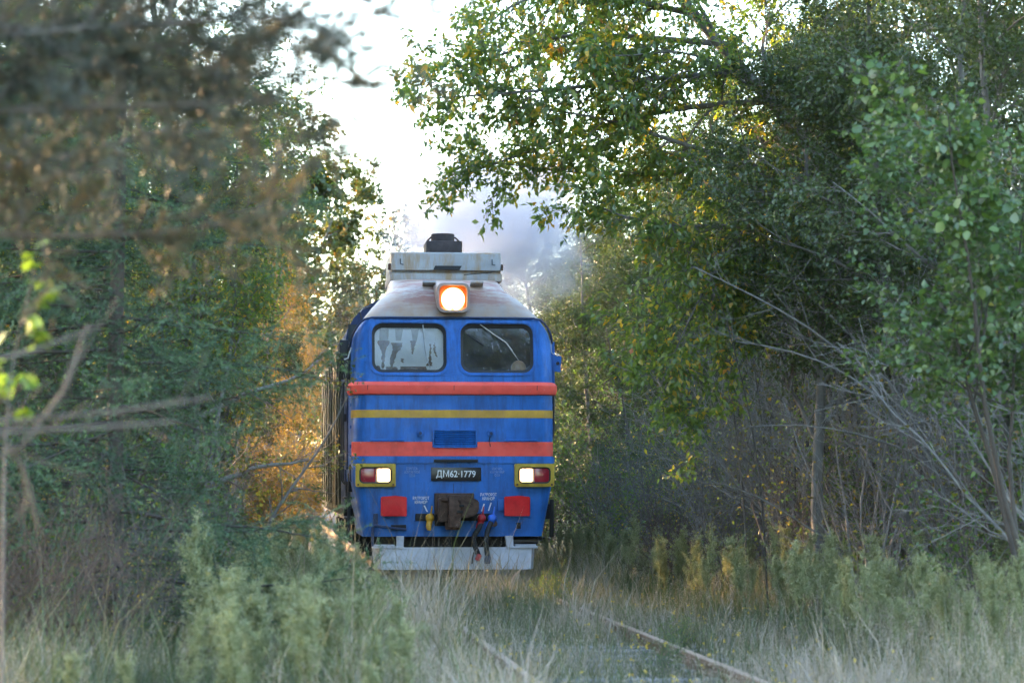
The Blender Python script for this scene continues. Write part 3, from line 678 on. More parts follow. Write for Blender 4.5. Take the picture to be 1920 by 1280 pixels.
def spawn(rng, P, Rr, k, t0, t1, ang, angj, L, taper, n, wig, up, rs=.55, rend=.25, flat=0, rmin=.0022):
    m = P.shape[0]
    t = t0+(t1-t0)*((np.arange(k)[None]+rng.random((m, k)))/k)
    pos, tan = interp(P, t); pos = pos.reshape(-1, 3); tan = tan.reshape(-1, 3)
    rv = rng.normal(0, 1, tan.shape); rv[:, 2] *= (1-flat); pp = nrm(np.cross(np.cross(tan, rv), tan))
    a = np.radians(ang+rng.normal(0, angj, len(tan)))[:, None]
    ln = L*(1-taper*t.ravel())*rng.uniform(.65, 1.25, len(tan))
    r0 = np.minimum(interpR(Rr, t).ravel()*rs, ln*.03)
    Q = march(rng, pos, tan*np.cos(a)+pp*np.sin(a), ln, n, wig, up)
    RR = np.maximum(r0[:, None]*np.linspace(1, rend, n)[None], rmin)
    return Q, RR
def tubes(P, Rr, sides):
    m, n, _ = P.shape
    T = np.gradient(P, axis=1); T = nrm(T)
    ref = np.where(np.abs(T[:, :1, 2:3]) < .9, np.array([0, 0, 1.]), np.array([1., 0, 0]))
    U = nrm(np.cross(T, np.broadcast_to(ref, T.shape))); Vv = np.cross(T, U)
    a = np.arange(sides)*2*np.pi/sides
    ring = P[:, :, None]+Rr[:, :, None, None]*(np.cos(a)[None, None, :, None]*U[:, :, None]+np.sin(a)[None, None, :, None]*Vv[:, :, None])
    V = ring.reshape(-1, 3)
    base = (np.arange(m)[:, None, None]*n*sides+np.arange(n-1)[None, :, None]*sides)
    k = np.arange(sides)[None, None]; k2 = (k+1) % sides
    F = np.stack([base+k, base+k2, base+k2+sides, base+k+sides], -1).reshape(-1, 4)
    return V, F
class Acc:
    def __init__(s): s.V = []; s.F = {}; s.n = 0; s.T = []
    def add(s, V, F, tint=None):
        F = np.asarray(F); s.F.setdefault(F.shape[1], []).append(F+s.n); s.V.append(V); s.n += len(V)
        s.T.append(np.zeros(len(V)) if tint is None else np.broadcast_to(tint, (len(V),)) if np.ndim(tint) == 0 else tint)
    def tube(s, P, Rr, sides, tint=None): V, F = tubes(P, Rr, sides); s.add(V, F, tint)
    def mesh(s, name, m, sm=True):
        me = from_np(name, np.concatenate(s.V), [np.concatenate(f) for f in s.F.values()], np.concatenate(s.T)); me.materials.append(m)
        if sm: me.polygons.foreach_set('use_smooth', [True]*len(me.polygons))
        return me
def leaf_quads(rng, pos, d, ln, wd, tint, droop=.25, fold=.22, flatn=.5):
    """folded pointed leaves: 4 vertices, 2 triangles each"""
    m = len(pos)
    d = nrm(d+np.array([0, 0, -droop])); up = rng.normal(0, flatn, (m, 3))+np.array([0, 0, 1.])
    sd = nrm(np.cross(d, up)); nn = np.cross(sd, d)
    ln = ln[:, None]; wd = wd[:, None]
    a = pos; tip = pos+d*ln-nn*ln*.10; c = pos+d*ln*.45+nn*wd*fold
    V = np.stack([a, c+sd*wd*.5, tip, c-sd*wd*.5], 1).reshape(-1, 3)
    i = np.arange(m)[:, None]*4
    F = np.concatenate([i+np.array([[0, 1, 2]]), i+np.array([[0, 2, 3]])])
    return V, F, np.repeat(tint, 4)
def scatter_leaves(rng, acc, P, per, ln, wd, jit=.05, tlo=0., thi=1., droop=.25, t0=.15, clump=.5):
    m = P.shape[0]; t = t0+(1-t0)*rng.random((m, per)); pos, tan = interp(P, t)
    ct = rng.random((m, 1))                                   # leaves of a twig share a hue
    tint = np.clip(clump*ct+(1-clump)*rng.random((m, per)), 0, 1).ravel()
    tint = tlo+(thi-tlo)*tint
    pos = pos.reshape(-1, 3)+rng.normal(0, jit, (m*per, 3)); d = nrm(tan.reshape(-1, 3)*.6+rng.normal(0, .7, (m*per, 3)))
    l = ln*rng.uniform(.6, 1.2, m*per); w = wd*rng.uniform(.7, 1.15, m*per)
    V, F, T = leaf_quads(rng, pos, d, l, w, tint, droop); acc.add(V, F, T)
    return pos, d, tint
def needles(rng, acc, P, per, ln, wd, ang, tlo, thi, t0=0., age=None):
    m = P.shape[0]; t = t0+(1-t0)*rng.random((m, per)); pos, tan = interp(P, t); pos = pos.reshape(-1, 3); tan = tan.reshape(-1, 3)
    rv = rng.normal(0, 1, tan.shape); pp = nrm(np.cross(tan, rv)); a = np.radians(ang+rng.normal(0, 12, len(tan)))[:, None]
    d = tan*np.cos(a)+pp*np.sin(a); sd = nrm(np.cross(d, rng.normal(0, 1, d.shape)))*wd*.5
    l = (ln*rng.uniform(.6, 1.15, len(d)))[:, None]
    V = np.stack([pos-sd, pos+sd, pos+d*l+sd*.3], 1).reshape(-1, 3); F = np.arange(len(V)).reshape(-1, 3)
    tint = np.repeat(np.repeat(tlo+(thi-tlo)*np.clip(.65*rng.random(m)+.35*rng.random(m), 0, 1), per), 3)
    if age is not None: tint = np.repeat(np.clip(np.repeat(age, per)*.8+rng.normal(.08, .1, m*per), 0, 1), 3)
    acc.add(V, F, tint)
def trunk_path(pts, n):
    pts = np.array(pts, float); s = np.concatenate([[0], np.cumsum(np.linalg.norm(np.diff(pts, axis=0), axis=1))]); u = np.linspace(0, s[-1], n)
    # smooth by cubic-ish blending
    q = np.stack([np.interp(u, s, pts[:, k]) for k in range(3)], 1)
    for _ in range(3): q[1:-1] = .25*q[:-2]+.5*q[1:-1]+.25*q[2:]
    return q

# ---- broadleaf: slim trunk(s), limbs, twigs, leaves
def broadleaf(seed, h, r, leafm, barkm, leaf=(.075, .05), stems=1, spread=.15, limbs=16, limb_len=2.4, limb_ang=52, t0=.22, k2=9, k3=6, per=9, lean=(0, 0), up=.03, thi=1., clump=.5, tlo=0.):
    rng = np.random.default_rng(seed); tk, bw, lf = Acc(), Acc(), Acc()
    d = np.zeros((stems, 3)); d[:, 2] = 1; d[:, :2] = rng.normal(0, spread, (stems, 2))+np.array(lean)
    pos = np.zeros((stems, 3)); pos[:, :2] = rng.normal(0, .12 if stems > 1 else 0, (stems, 2)); pos[:, 2] = -.15
    P0 = march(rng, pos, d, h*rng.uniform(.8, 1.05, stems), 14, .07, .06)
    R0 = r*rng.uniform(.7, 1.1, stems)[:, None]*np.linspace(1, .16, 14)[None]; R0[:, 0] *= 1.35
    tk.tube(P0, R0, 9)
    P1, R1 = spawn(rng, P0, R0, limbs, t0, .98, limb_ang, 12, limb_len, .55, 9, .11, up); tk.tube(P1, R1, 5)
    P2, R2 = spawn(rng, P1, R1, k2, .18, 1, 45, 15, limb_len*.42, .4, 6, .14, 0.); bw.tube(P2, R2, 3)
    P3, R3 = spawn(rng, P2, R2, k3, .1, 1, 45, 18, limb_len*.17, .2, 4, .16, -.03, rmin=.0018); bw.tube(P3, R3, 3)
    scatter_leaves(rng, lf, P3, per, leaf[0], leaf[1], .035, tlo, thi, clump=clump)
    scatter_leaves(rng, lf, P2, max(1, per//2), leaf[0], leaf[1], .03, tlo, thi, clump=clump)
    return {'trunk': tk.mesh('trunk', barkm), 'branches': bw.mesh('branches', M['twig']), 'foliage': lf.mesh('foliage', leafm, False)}
def spruce(seed, h, base_len, needles_per=26, whorls=22, dense=1.0):
    rng = np.random.default_rng(seed); tk, bw, lf = Acc(), Acc(), Acc()
    P0 = march(rng, np.array([[0, 0, -.1]]), np.array([[0, 0, 1.]]), np.array([h]), 16, .012, .05); R0 = .085*np.linspace(1, .05, 16)[None]*(h/9)
    tk.tube(P0, R0, 10)
    nb = whorls*7; t = np.linspace(.03, .985, nb); pos, tan = interp(P0, t[None]); pos = pos[0]
    az = rng.random(nb)*2*np.pi; el = .30*t-.18+rng.normal(0, .08, nb)
    d = np.stack([np.cos(az)*np.cos(el), np.sin(az)*np.cos(el), np.sin(el)], 1)
    L = base_len*(1-t)**.85*rng.uniform(.75, 1.15, nb)+.12
    P1 = march(rng, pos, d, L, 10, .05, -.01); P1[:, :, 2] += (np.linspace(0, 1, 10)**2)[None]*.10*L[:, None]
    R1 = np.maximum(.018*(L/base_len)[:, None]*np.linspace(1, .2, 10)[None], .003); bw.tube(P1, R1, 4)
    P2, R2 = spawn(rng, P1, R1, 18, .08, 1, 52, 10, base_len*.33, .55, 5, .07, -.06, flat=.75); bw.tube(P2, R2, 3)
    P3, R3 = spawn(rng, P2, R2, 4, .1, 1, 42, 12, base_len*.14, .3, 4, .05, -.10, flat=.5)
    a1 = np.full(len(P1), .3); a2 = np.tile((np.arange(18)+.5)/18, len(P1))**1.5; a3 = np.clip(np.repeat(a2, 4)+.1, 0, 1)
    for Q, k, ag in ((P3, needles_per, a3), (P2, needles_per, a2), (P1, needles_per, a1)): needles(rng, lf, Q, int(k*dense), .030, .0075, 50, 0, 1, 0, ag)
    return {'trunk': tk.mesh('trunk', M['bark_dark']), 'branches': bw.mesh('branches', M['bark_dark']), 'foliage': lf.mesh('foliage', M['spruce_needle'], False)}
def shrub(seed, h, stems, leafm, per=2, leaf=(.05, .035), spread=.35, k1=9, k2=5, r=.014, tlo=0, thi=1, wig=.09, barkm=None, t0=.2):
    rng = np.random.default_rng(seed); tk, lf = Acc(), Acc()
    d = np.zeros((stems, 3)); d[:, 2] = 1; d[:, :2] = rng.normal(0, spread, (stems, 2)); pos = np.zeros((stems, 3)); pos[:, :2] = rng.normal(0, .18, (stems, 2)); pos[:, 2] = -.05
    P0 = march(rng, pos, d, h*rng.uniform(.55, 1.1, stems), 11, wig, .03); R0 = r*rng.uniform(.5, 1.2, stems)[:, None]*np.linspace(1, .2, 11)[None]; tk.tube(P0, R0, 5)
    P1, R1 = spawn(rng, P0, R0, k1, t0, 1, 40, 14, h*.34, .4, 7, .13, .03); tk.tube(P1, R1, 3)
    P2, R2 = spawn(rng, P1, R1, k2, .15, 1, 42, 16, h*.13, .3, 5, .15, .0); tk.tube(P2, R2, 3)
    out = {'stems': tk.mesh('stems', barkm or M['twig'])}
    if per:
        scatter_leaves(rng, lf, P2, per, leaf[0], leaf[1], .03, tlo, thi)
        out['foliage'] = lf.mesh('foliage', leafm, False)
    return out
def weed(seed, h, plume=.45):
    rng = np.random.default_rng(seed); st, lf = Acc(), Acc()
    P0 = march(rng, np.array([[0, 0, -.03]]), np.array([[rng.normal(0, .06), rng.normal(0, .06), 1.]]), np.array([h]), 9, .03, .05); R0 = .006*np.linspace(1, .35, 9)[None]; st.tube(P0, R0, 4)
    scatter_leaves(rng, lf, P0, 90, .085, .012, .004, 0., .55, droop=-.1, t0=.03)
    P1, R1 = spawn(rng, P0, R0, 30, 1-plume, .99, 30, 12, h*.22, .35, 5, .07, .05, rmin=.0014); st.tube(P1, R1, 3)
    scatter_leaves(rng, lf, P1, 8, .04, .008, .006, .1, .7, droop=-.1)
    P2, R2 = spawn(rng, P1, R1, 7, .2, 1, 38, 10, h*.05, .3, 3, .06, .06, rmin=.0012)
    scatter_leaves(rng, lf, P2, 13, .018, .009, .009, .35, 1., droop=-.2)
    return {'stem': st.mesh('stem', M['weed']), 'plume': lf.mesh('plume', M['weed'], False)}
def place(name, meshes, loc, rz=0, sc=1.0, label='', cat='tree', group=None, tilt=(0, 0)):
    o = empty(name, loc, rz); o.rotation_euler = (tilt[0], tilt[1], rz); o.scale = (sc, sc, sc) if np.ndim(sc) == 0 else sc
    for k, me in meshes.items():
        c = link(k, me, o)
        if k in ('foliage', 'branches', 'plume', 'stems'): c['kind'] = 'stuff'
    tag(o, label, cat, group); return o

# ---- prototypes (meshes are shared between the copies)
ALD = [broadleaf(11, 8.2, .085, M['alder_leaf'], M['bark'], (.055, .042), 2, .10, 15, 2.3, 50, .30, 10, 8, 16),
       broadleaf(12, 9.0, .10, M['alder_leaf'], M['bark'], (.055, .042), 1, .08, 24, 2.6, 52, .32, 10, 8, 18),
       broadleaf(13, 7.0, .07, M['alder_leaf'], M['bark'], (.052, .040), 3, .16, 12, 1.9, 46, .06, 9, 8, 14)]
DEEP = broadleaf(14, 9, .11, M['alder_leaf'], M['bark'], (.10, .08), 2, .1, 14, 2.6, 52, .06, 9, 6, 11)
HAZ = broadleaf(21, 5.2, .038, M['hazel_leaf'], M['bark_dark'], (.068, .055), 5, .24, 8, 1.3, 48, .50, 7, 6, 7)
BIR = [broadleaf(31, 11, .12, M['birch_leaf'], M['bark_pale'], (.065, .05), 1, .05, 26, 2.5, 50, .15, 9, 7, 11, up=.0),
       broadleaf(32, 10, .11, M['gold_leaf'], M['bark'], (.07, .055), 1, .06, 22, 2.7, 55, .10, 9, 7, 11)]
FARB = broadleaf(33, 11, .13, M['birch_leaf'], M['bark'], (.17, .14), 1, .05, 24, 2.7, 52, .10, 8, 5, 10)
WIL2 = broadleaf(42, 7.8, .06, M['willow_leaf'], M['bark'], (.075, .042), 2, .12, 13, 2.1, 52, .42, 9, 6, 8, clump=.35)
GBUSH = shrub(53, 2.6, 16, M['gold_leaf'], 6, (.07, .05), .36, 10, 6)
WIL = broadleaf(41, 7.5, .07, M['willow_leaf'], M['bark'], (.085, .04), 2, .14, 15, 2.2, 50, .06, 9, 7, 12, clump=.35)
BUSH = [shrub(51, 2.3, 16, M['bush_leaf'], 4, (.055, .04), .33, 10, 6), shrub(52, 1.8, 14, M['willow_leaf'], 5, (.06, .035), .4, 9, 6)]
BARE = [shrub(61, 2.8, 20, M['willow_leaf'], 1, (.05, .035), spread=.26, k1=8, k2=4, r=.017, tlo=.5, thi=.95), shrub(62, 3.4, 16, M['birch_leaf'], 1, (.05, .035), .32, 10, 5, .018, .5, 1., barkm=M['bark_pale']), shrub(63, 1.7, 26, M['gold_leaf'], 0, spread=.4, k1=9, k2=5, r=.009, barkm=M['dry_stem'])]
SPR = [spruce(71, 9.5, 2.3, 48, 20)]
WEED = [weed(81, 1.0), weed(82, 1.15, .5), weed(83, .8, .4), weed(84, 1.3, .55)]
rg = random.Random(17)
rz = lambda: rg.uniform(0, 6.283)

# ------------------------------------------------------------------ left side of the line
place('spruce_tree', SPR[0], (ax(215, 19.5), 19.5, 0), rz(), (.95, .95, .95), 'dark green spruce leaning its boughs towards the locomotive from the left', 'tree')
place('spruce_tree', SPR[0], (ax(40, 27), 27, 0), rz(), .95, 'second spruce standing half hidden at the far left edge', 'tree')
place('birch_tree', BIR[0], (-4.0, 32.5, 0), rz(), .9, 'tall broadleaf tree with sky between its leaves left of the locomotive roof', 'tree')
place('alder_tree', ALD[0], (-4.6, 38.5, 0), rz(), 1.0, 'leafy alder behind the spruce, beside the locomotive cab on the left', 'tree')
place('alder_tree', ALD[2], (-4.7, 44, 0), rz(), .95, 'small leafy alder beside the rear half of the locomotive on the left', 'tree')
place('alder_tree', ALD[2], (-4.4, 50, 0), rz(), .95, 'green alder beside the rear end of the locomotive', 'tree')
place('birch_tree', BIR[1], (-3.6, 60, 0), rz(), .72, 'orange sunlit tree beyond the rear end of the locomotive', 'tree')
place('willow_tree', WIL2, (-3.6, 30.6, 0), rz(), .92, 'slim willow with leaves against the sky above the left shrubs', 'tree')
place('willow_tree', WIL2, (-3.7, 42.5, 0), rz(), .8, 'willow with raised crown beside the middle of the locomotive on the left', 'tree')
place('birch_tree', BIR[1], (-2.75, 66, 0), rz(), .62, 'low golden tree glowing in the sun behind the locomotive tail', 'tree')
place('alder_tree', ALD[2], (-3.8, 46.5, 0), 2.0, .8, 'green alder between the leaning sapling and the golden bushes', 'tree')
place('birch_tree', BIR[1], (-2.1, 73, 0), rz(), .6, 'sunlit orange tree in the gap left of the train', 'tree')
place('birch_tree', BIR[1], (-1.4, 82, 0), rz(), .75, 'orange treetop close beside the haze left of the train', 'tree')
for x, y, s, l in ((-2.0, 69, 1.0, 'orange sunlit bush behind the train on the left'), (-1.5, 76, 1.2, 'glowing orange bush nearest the track beyond the train'), (-2.7, 63, 1.1, 'orange bush beside the tail of the train'), (-3.1, 57, 1.1, 'golden bush left of the rear of the locomotive')):
    place('golden_bush', GBUSH, (x, y, 0), rz(), s, l, 'bush')
place('willow_tree', WIL2, (-3.6, 34.6, 0), rz(), .97, 'willow whose twigs reach out left of the cab roof', 'tree')
place('willow_tree', WIL, (-5.6, 29.5, 0), rz(), 1.0, 'green willow filling the gap between the two left spruces', 'tree')
for k, (x, y, s) in enumerate(((-5.3, 52.5, .85), (-6.3, 57.5, .95), (-6.6, 33, .95), (-7.0, 39, 1.), (-6.4, 45, 1.), (-7.8, 52, 1.), (-10.4, 35, 1.1), (-10.5, 43, 1.15), (-11, 51, 1.2), (-6.8, 26, .95), (-10, 28, 1.1), (-9.5, 21, 1.05), (-14, 33, 1.2), (-14.5, 41, 1.2), (-15, 50, 1.3), (-14, 25, 1.2), (-13, 58, 1.2), (-19, 38, 1.3), (-19.5, 47, 1.3), (-19, 56, 1.3), (-18.5, 30, 1.2))):  # deeper rows and trees by the flank added to block the low sun
    place('alder_tree', DEEP, (x, y, 0), rz(), s, 'alder of the dense wood behind the left verge, deepened to block the sun', 'tree', 'trees of the left wood')
lb = [(-4.15, 17.2, BARE[2], 1.0, 'clump of dry brown stems low in front of the left spruce'), (-3.75, 19.0, BARE[0], .6, 'small dry shrub among the left weeds'), (-4.15, 27.0, BUSH[0], .95, 'bright green leafy bush under the spruce boughs left of the train'), (-4.5, 22.5, BUSH[1], 1.0, 'low dark bush at the foot of the left spruce'),
      (-3.55, 31.0, BARE[0], .85, 'bare grey shrub left of the locomotive front'), (-4.2, 24.0, BARE[2], 1.1, 'tangle of dry brown stems below the spruce'), (-3.5, 35.5, BARE[1], .8, 'thin leafless shrub beside the locomotive steps'),
      (-5.0, 19.5, BARE[2], 1.15, 'dry brown brushwood in the lower left corner'), (-3.5, 41, BUSH[0], .8, 'leafy bush beside the middle of the locomotive'), (-4.9, 31.5, BUSH[0], 1.25, 'big green bush behind the spruce foot'),
      (-3.3, 47, BUSH[1], .75, 'yellowing bush beside the locomotive tail'), (-4.3, 37.5, BUSH[1], 1.2, 'dense bush in the shade beside the cab'), (-5.6, 23.5, BUSH[0], 1.3, 'leafy bush at the left edge under the second spruce'),
      (-5.2, 27.5, BARE[0], 1.0, 'grey twiggy shrub between the two left spruces')]
for x, y, m, s, l in lb: place('shrub', m, (x, y, 0), rz(), s, l, 'bush')
# leaning bare stem across the side of the train
def lean_tree():
    rng = np.random.default_rng(91); tk = Acc()
    a, b, c_, d = at(478, 1005, 31), at(545, 915, 31.2), at(608, 835, 31.5), at(652, 742, 31.8)
    a.z = 0
    P0 = trunk_path([(a.x-.15, a.y, -.1), (at(490, 990, 31).x, 31, at(490, 990, 31).z), tuple(b), tuple(c_), tuple(d)], 12)[None]; R0 = np.linspace(.034, .007, 12)[None]; tk.tube(P0, R0, 7)
    P1, R1 = spawn(rng, P0, R0, 16, .25, 1, 42, 12, .62, .3, 7, .12, .05, .6); tk.tube(P1, R1, 4)
    P2, R2 = spawn(rng, P1, R1, 5, .2, 1, 40, 14, .22, .2, 5, .14, .02); tk.tube(P2, R2, 3)
    o = link('leaning_sapling', tk.mesh('leaning_sapling', M['bark'])); tag(o, 'bare dark sapling leaning right across the side of the locomotive', 'tree')
lean_tree()
# near pine whose blurred boughs reach in from the left
def pine():
    rng = np.random.default_rng(95); tk, bw, lf, dead = Acc(), Acc(), Acc(), Acc()
    root = empty('pine_tree', (-5.4, 8.6, 0))
    off = np.array([-5.4, 8.6, 0])
    P0 = trunk_path([(-5.4, 8.6, -.1), (-5.38, 8.6, 2), (-5.3, 8.65, 4.2), (-5.3, 8.6, 7)], 14)[None]-off; R0 = np.linspace(.14, .05, 14)[None]; tk.tube(P0, R0, 10)
    lims = [((0, 60), (300, 45), (620, 25), (850, 25), 7.6), ((-50, 150), (180, 150), (420, 120), (640, 150), 8.0), ((-50, 110), (200, 100), (420, 60), (650, 70), 7.8), ((-50, 205), (150, 205), (350, 190), (560, 190), 7.6), ((-60, 430), (200, 455), (380, 430), (560, 395), 8.4),
            ((-60, 330), (100, 300), (260, 265), (430, 205), 9.0), ((-80, 20), (120, 60), (240, 90), (400, 100), 7.6)]
    PP, RR = [], []
    for q in lims:
        D = q[-1]; pts = [tuple(at(x, y, D+.1*k)) for k, (x, y) in enumerate(q[:-1])]
        st = (-5.36, 8.62, max(1.6, pts[0][2]-.15)); PP.append(trunk_path([st]+pts, 14)-off); RR.append(np.linspace(.020, .004, 14))
    P1, R1 = np.array(PP), np.array(RR); bw.tube(P1, R1, 6)
    P2, R2 = spawn(rng, P1, R1, 38, .2, 1, 52, 16, .42, .25, 6, .10, .03, .6); bw.tube(P2, R2, 4)
    P3, R3 = spawn(rng, P2, R2, 6, .2, 1, 45, 14, .15, .2, 4, .1, .05, .7); bw.tube(P3, R3, 3)
    k2_ = np.arange(len(P2))//38 == 4; k3_ = np.repeat(k2_, 6)
    for sel, a_, b_ in ((0, 0, .78), (1, .6, 1.)):
        needles(rng, lf, P1, 220, .05, .0045, 45, a_, b_*.8, .3)
        needles(rng, lf, P3[k3_ == sel], 44, .045, .0045, 42, a_, b_, .1); needles(rng, lf, P2[k2_ == sel], 60, .045, .0045, 42, a_, b_, .2)
    # dead grey lower limbs
    dl = [((-60, 790), (100, 800), (260, 785), (395, 745), 6.9), ((-40, 810), (140, 815), (280, 805), (330, 790), 6.7), ((10, 700), (70, 780), (85, 900), (75, 1000), 7.2), ((85, 905), (110, 860), (150, 700), (165, 610), 7.2), ((-40, 700), (40, 690), (120, 670), (190, 610), 7.0)]
    PP = []; 
    for q in dl:
        pts = [tuple(at(x, y, q[-1]+.1*k)) for k, (x, y) in enumerate(q[:-1])]
        st = (-5.36, 8.62, max(1.2, pts[0][2]-.05)); PP.append(trunk_path([st]+pts, 12)-off)
    P4 = np.array(PP); R4 = np.tile(np.linspace(.015, .005, 12), (len(PP), 1)); dead.tube(P4, R4, 6)
    P5, R5 = spawn(rng, P4, R4, 11, .3, 1, 50, 15, .28, .3, 6, .13, .02, .5); dead.tube(P5, R5, 3)
    link('trunk', tk.mesh('trunk', M['bark_pine']), root)
    o = link('boughs', bw.mesh('boughs', M['bark_pine']), root); o['kind'] = 'stuff'
    o = link('dead_limbs', dead.mesh('dead_limbs', M['bark_pine']), root); o['kind'] = 'stuff'
    o = link('needles', lf.mesh('needles', M['pine_needle'], False), root); o['kind'] = 'stuff'
    tag(root, 'blurred pine close by, its thin needled boughs and dead limbs reaching in from the left', 'tree')
pine()

# ---- individual leaves: one shared mesh per species, each leaf an object of its own
def leaf_mesh(name, m, wd=.5, tint=.4):
    y = np.array([0, .15, .35, .6, .82, 1.]); w = np.array([0, .32, .48, .42, .22, 0])*wd; z = -.10*y*y
    V = [(0, 0, 0)]
    for k in range(1, 5): V += [(-w[k], y[k], z[k]+.10*w[k]), (0, y[k], z[k]), (w[k], y[k], z[k]+.10*w[k])]
    V.append((0, 1, z[5])); F3 = [(0, 2, 1), (0, 3, 2), (13, 10, 11), (13, 11, 12)]; F4 = []
    for k in range(3):
        a = 1+3*k; F4 += [(a, a+1, a+4, a+3), (a+1, a+2, a+5, a+4)]
    me = from_np(name, np.array(V), [np.array(F3), np.array(F4)], np.full(len(V), tint)); me.materials.append(m); smooth(me, 180); return me
def leaf_objects(root, meshes, pos, d, ln, rng, names='leaf'):
    inv = root.matrix_basis.inverted()
    for k in range(len(pos)):
        y = Vector(d[k]).normalized(); y = (y+Vector((0, 0, -.5))).normalized(); x = y.cross(Vector((rng.gauss(0, .6), rng.gauss(0, .6), 1))).normalized(); z = x.cross(y)
        Mx = Matrix((x, y, z)).transposed().to_4x4(); s = ln*rng.uniform(.75, 1.2)
        o = link(names, meshes[rng.randrange(len(meshes))], root); o.matrix_basis = inv @ Matrix.Translation(pos[k]) @ Mx @ Matrix.Diagonal((s, s, s, 1))
WLEAF = [leaf_mesh('leaf', M['willow_leaf'], .5, t) for t in (.1, .25, .4, .55, .7, .86, .94)]
HLEAF = [leaf_mesh('leaf', M['hazel_leaf'], .85, t) for t in (.3, .5, .65, .8, .9)]
BLEAF = [leaf_mesh('leaf', M['bush_leaf'], .8, t) for t in (.6, .75, .88)]

# ------------------------------------------------------------------ big tree overhanging the track from the right
def overhang():
    rng = np.random.default_rng(101); tk, bw, lf = Acc(), Acc(), Acc(); D = 28.
    bx_, by_ = 5.0, 28.5; root = empty('goat_willow_tree', (bx_, by_, 0)); off = np.array([bx_, by_, 0])
    w = lambda px, py, d=D: tuple(at(px, py, d))
    tr_ = trunk_path([(bx_, by_, -.2), (4.9, 28.4, 1.5), (4.5, 28.3, 3.4), (3.7, 28.1, 5.2), w(1390, 130), w(1330, 60), w(1268, -10), w(1180, -120), w(1080, -260)], 24)[None]-off
    R0 = np.linspace(.13, .04, 24)[None]; tk.tube(tr_, R0, 11)
    L = [((1385, 130, 28), (1250, 145, 27.7), (1120, 160, 27.4), (960, 175, 27.2), (800, 185, 27.)), ((1500, 330, 28.2), (1330, 285, 28), (1230, 255, 27.8), (1120, 215, 27.6), (960, 200, 27.4)),
         ((1480, 420, 28), (1380, 424, 27.8), (1240, 425, 27.5), (1150, 405, 27.3), (1090, 370, 27.)), ((1400, 200, 28), (1280, 200, 28.4), (1120, 235, 28.6), (980, 290, 28.6), (860, 330, 28.6)),
         ((1330, 60, 28), (1200, 70, 28.3), (1050, 60, 28.5), (920, 110, 28.6), (800, 160, 28.6)), ((1290, 10, 28), (1180, 0, 27.8), (1060, -20, 27.6), (960, 0, 27.5), (900, 60, 27.5)),
         ((1460, 300, 28.1), (1400, 420, 27.3), (1330, 520, 27.), (1290, 600, 27.), (1240, 720, 26.8)), ((1480, 380, 28.1), (1420, 480, 27.9), (1350, 560, 27.8), (1270, 600, 27.6), (1200, 620, 27.5)),
         ((1450, 250, 28.1), (1300, 330, 28.5), (1150, 330, 28.7), (1020, 320, 28.7), (900, 300, 28.7)), ((1400, 150, 28), (1420, 60, 28.3), (1480, 0, 28.4), (1540, -60, 28.5), (1600, -100, 28.5)),
         ((1500, 330, 28.2), (1390, 240, 28.6), (1290, 120, 28.8), (1150, 90, 29), (1000, 90, 29)), ((1400, 150, 28), (1330, 110, 27.6), (1260, 90, 27.4), (1180, 110, 27.3), (1100, 100, 27.2)), ((1340, 60, 28), (1300, -20, 27.8), (1230, -40, 27.7), (1150, -30, 27.7), (1060, 30, 27.7)), ((1470, 400, 28), (1400, 500, 27.5), (1330, 640, 27.2), (1300, 720, 27.2), (1290, 780, 27.1))]
    tw = tr_[0]+off
    near = lambda p: tuple(tw[np.argmin(np.linalg.norm(tw-np.array(p)+np.array([0, 0, .25]), axis=1))])
    P1 = np.array([trunk_path([near(w(*l[0]))]+[w(*q) for q in l[1:]], 14) for l in L])-off; R1 = np.tile(np.linspace(.040, .007, 14), (len(L), 1)); R1[6:] *= .6
    tk.tube(P1, R1, 7)
    P2, R2 = spawn(rng, P1, R1, 20, .12, 1, 46, 16, .95, .35, 7, .12, -.01, .5); bw.tube(P2, R2, 4)
    P3, R3 = spawn(rng, P2, R2, 9, .12, 1, 46, 16, .36, .25, 5, .13, -.05, .6); bw.tube(P3, R3, 3)
    pos, d, t = scatter_leaves(rng, lf, P3, 13, .092, .05, .035, 0, 1, .45, clump=.35)
    # bare grey twigs among the leaves
    P4, R4 = spawn(rng, P1, R1, 6, .1, .8, 50, 14, 1.0, .3, 8, .12, -.02, .4); bw.tube(P4, R4, 3)
    link('trunk', tk.mesh('trunk', M['bark']), root)
    o = link('branches', bw.mesh('branches', M['twig']), root); o['kind'] = 'stuff'
    o = link('foliage', lf.mesh('foliage', M['willow_leaf'], False), root); o['kind'] = 'stuff'
    wp = pos+off; u, v = proj(wp); ok = np.where((u > 740) & (u < 1300) & (v > 0) & (v < 450) & (rng.random(len(u)) < .5))[0]
    ok = ok[np.argsort(wp[ok, 1])][:1500]; ok = rng.choice(ok, 300, replace=False)
    leaf_objects(root, WLEAF, wp[ok]+rng.normal(0, .03, (300, 3))-np.array([0, .06, 0]), d[ok], .105, random.Random(4))
    tag(root, 'large yellowing tree whose leafy boughs overhang the track from the right', 'tree')
overhang()

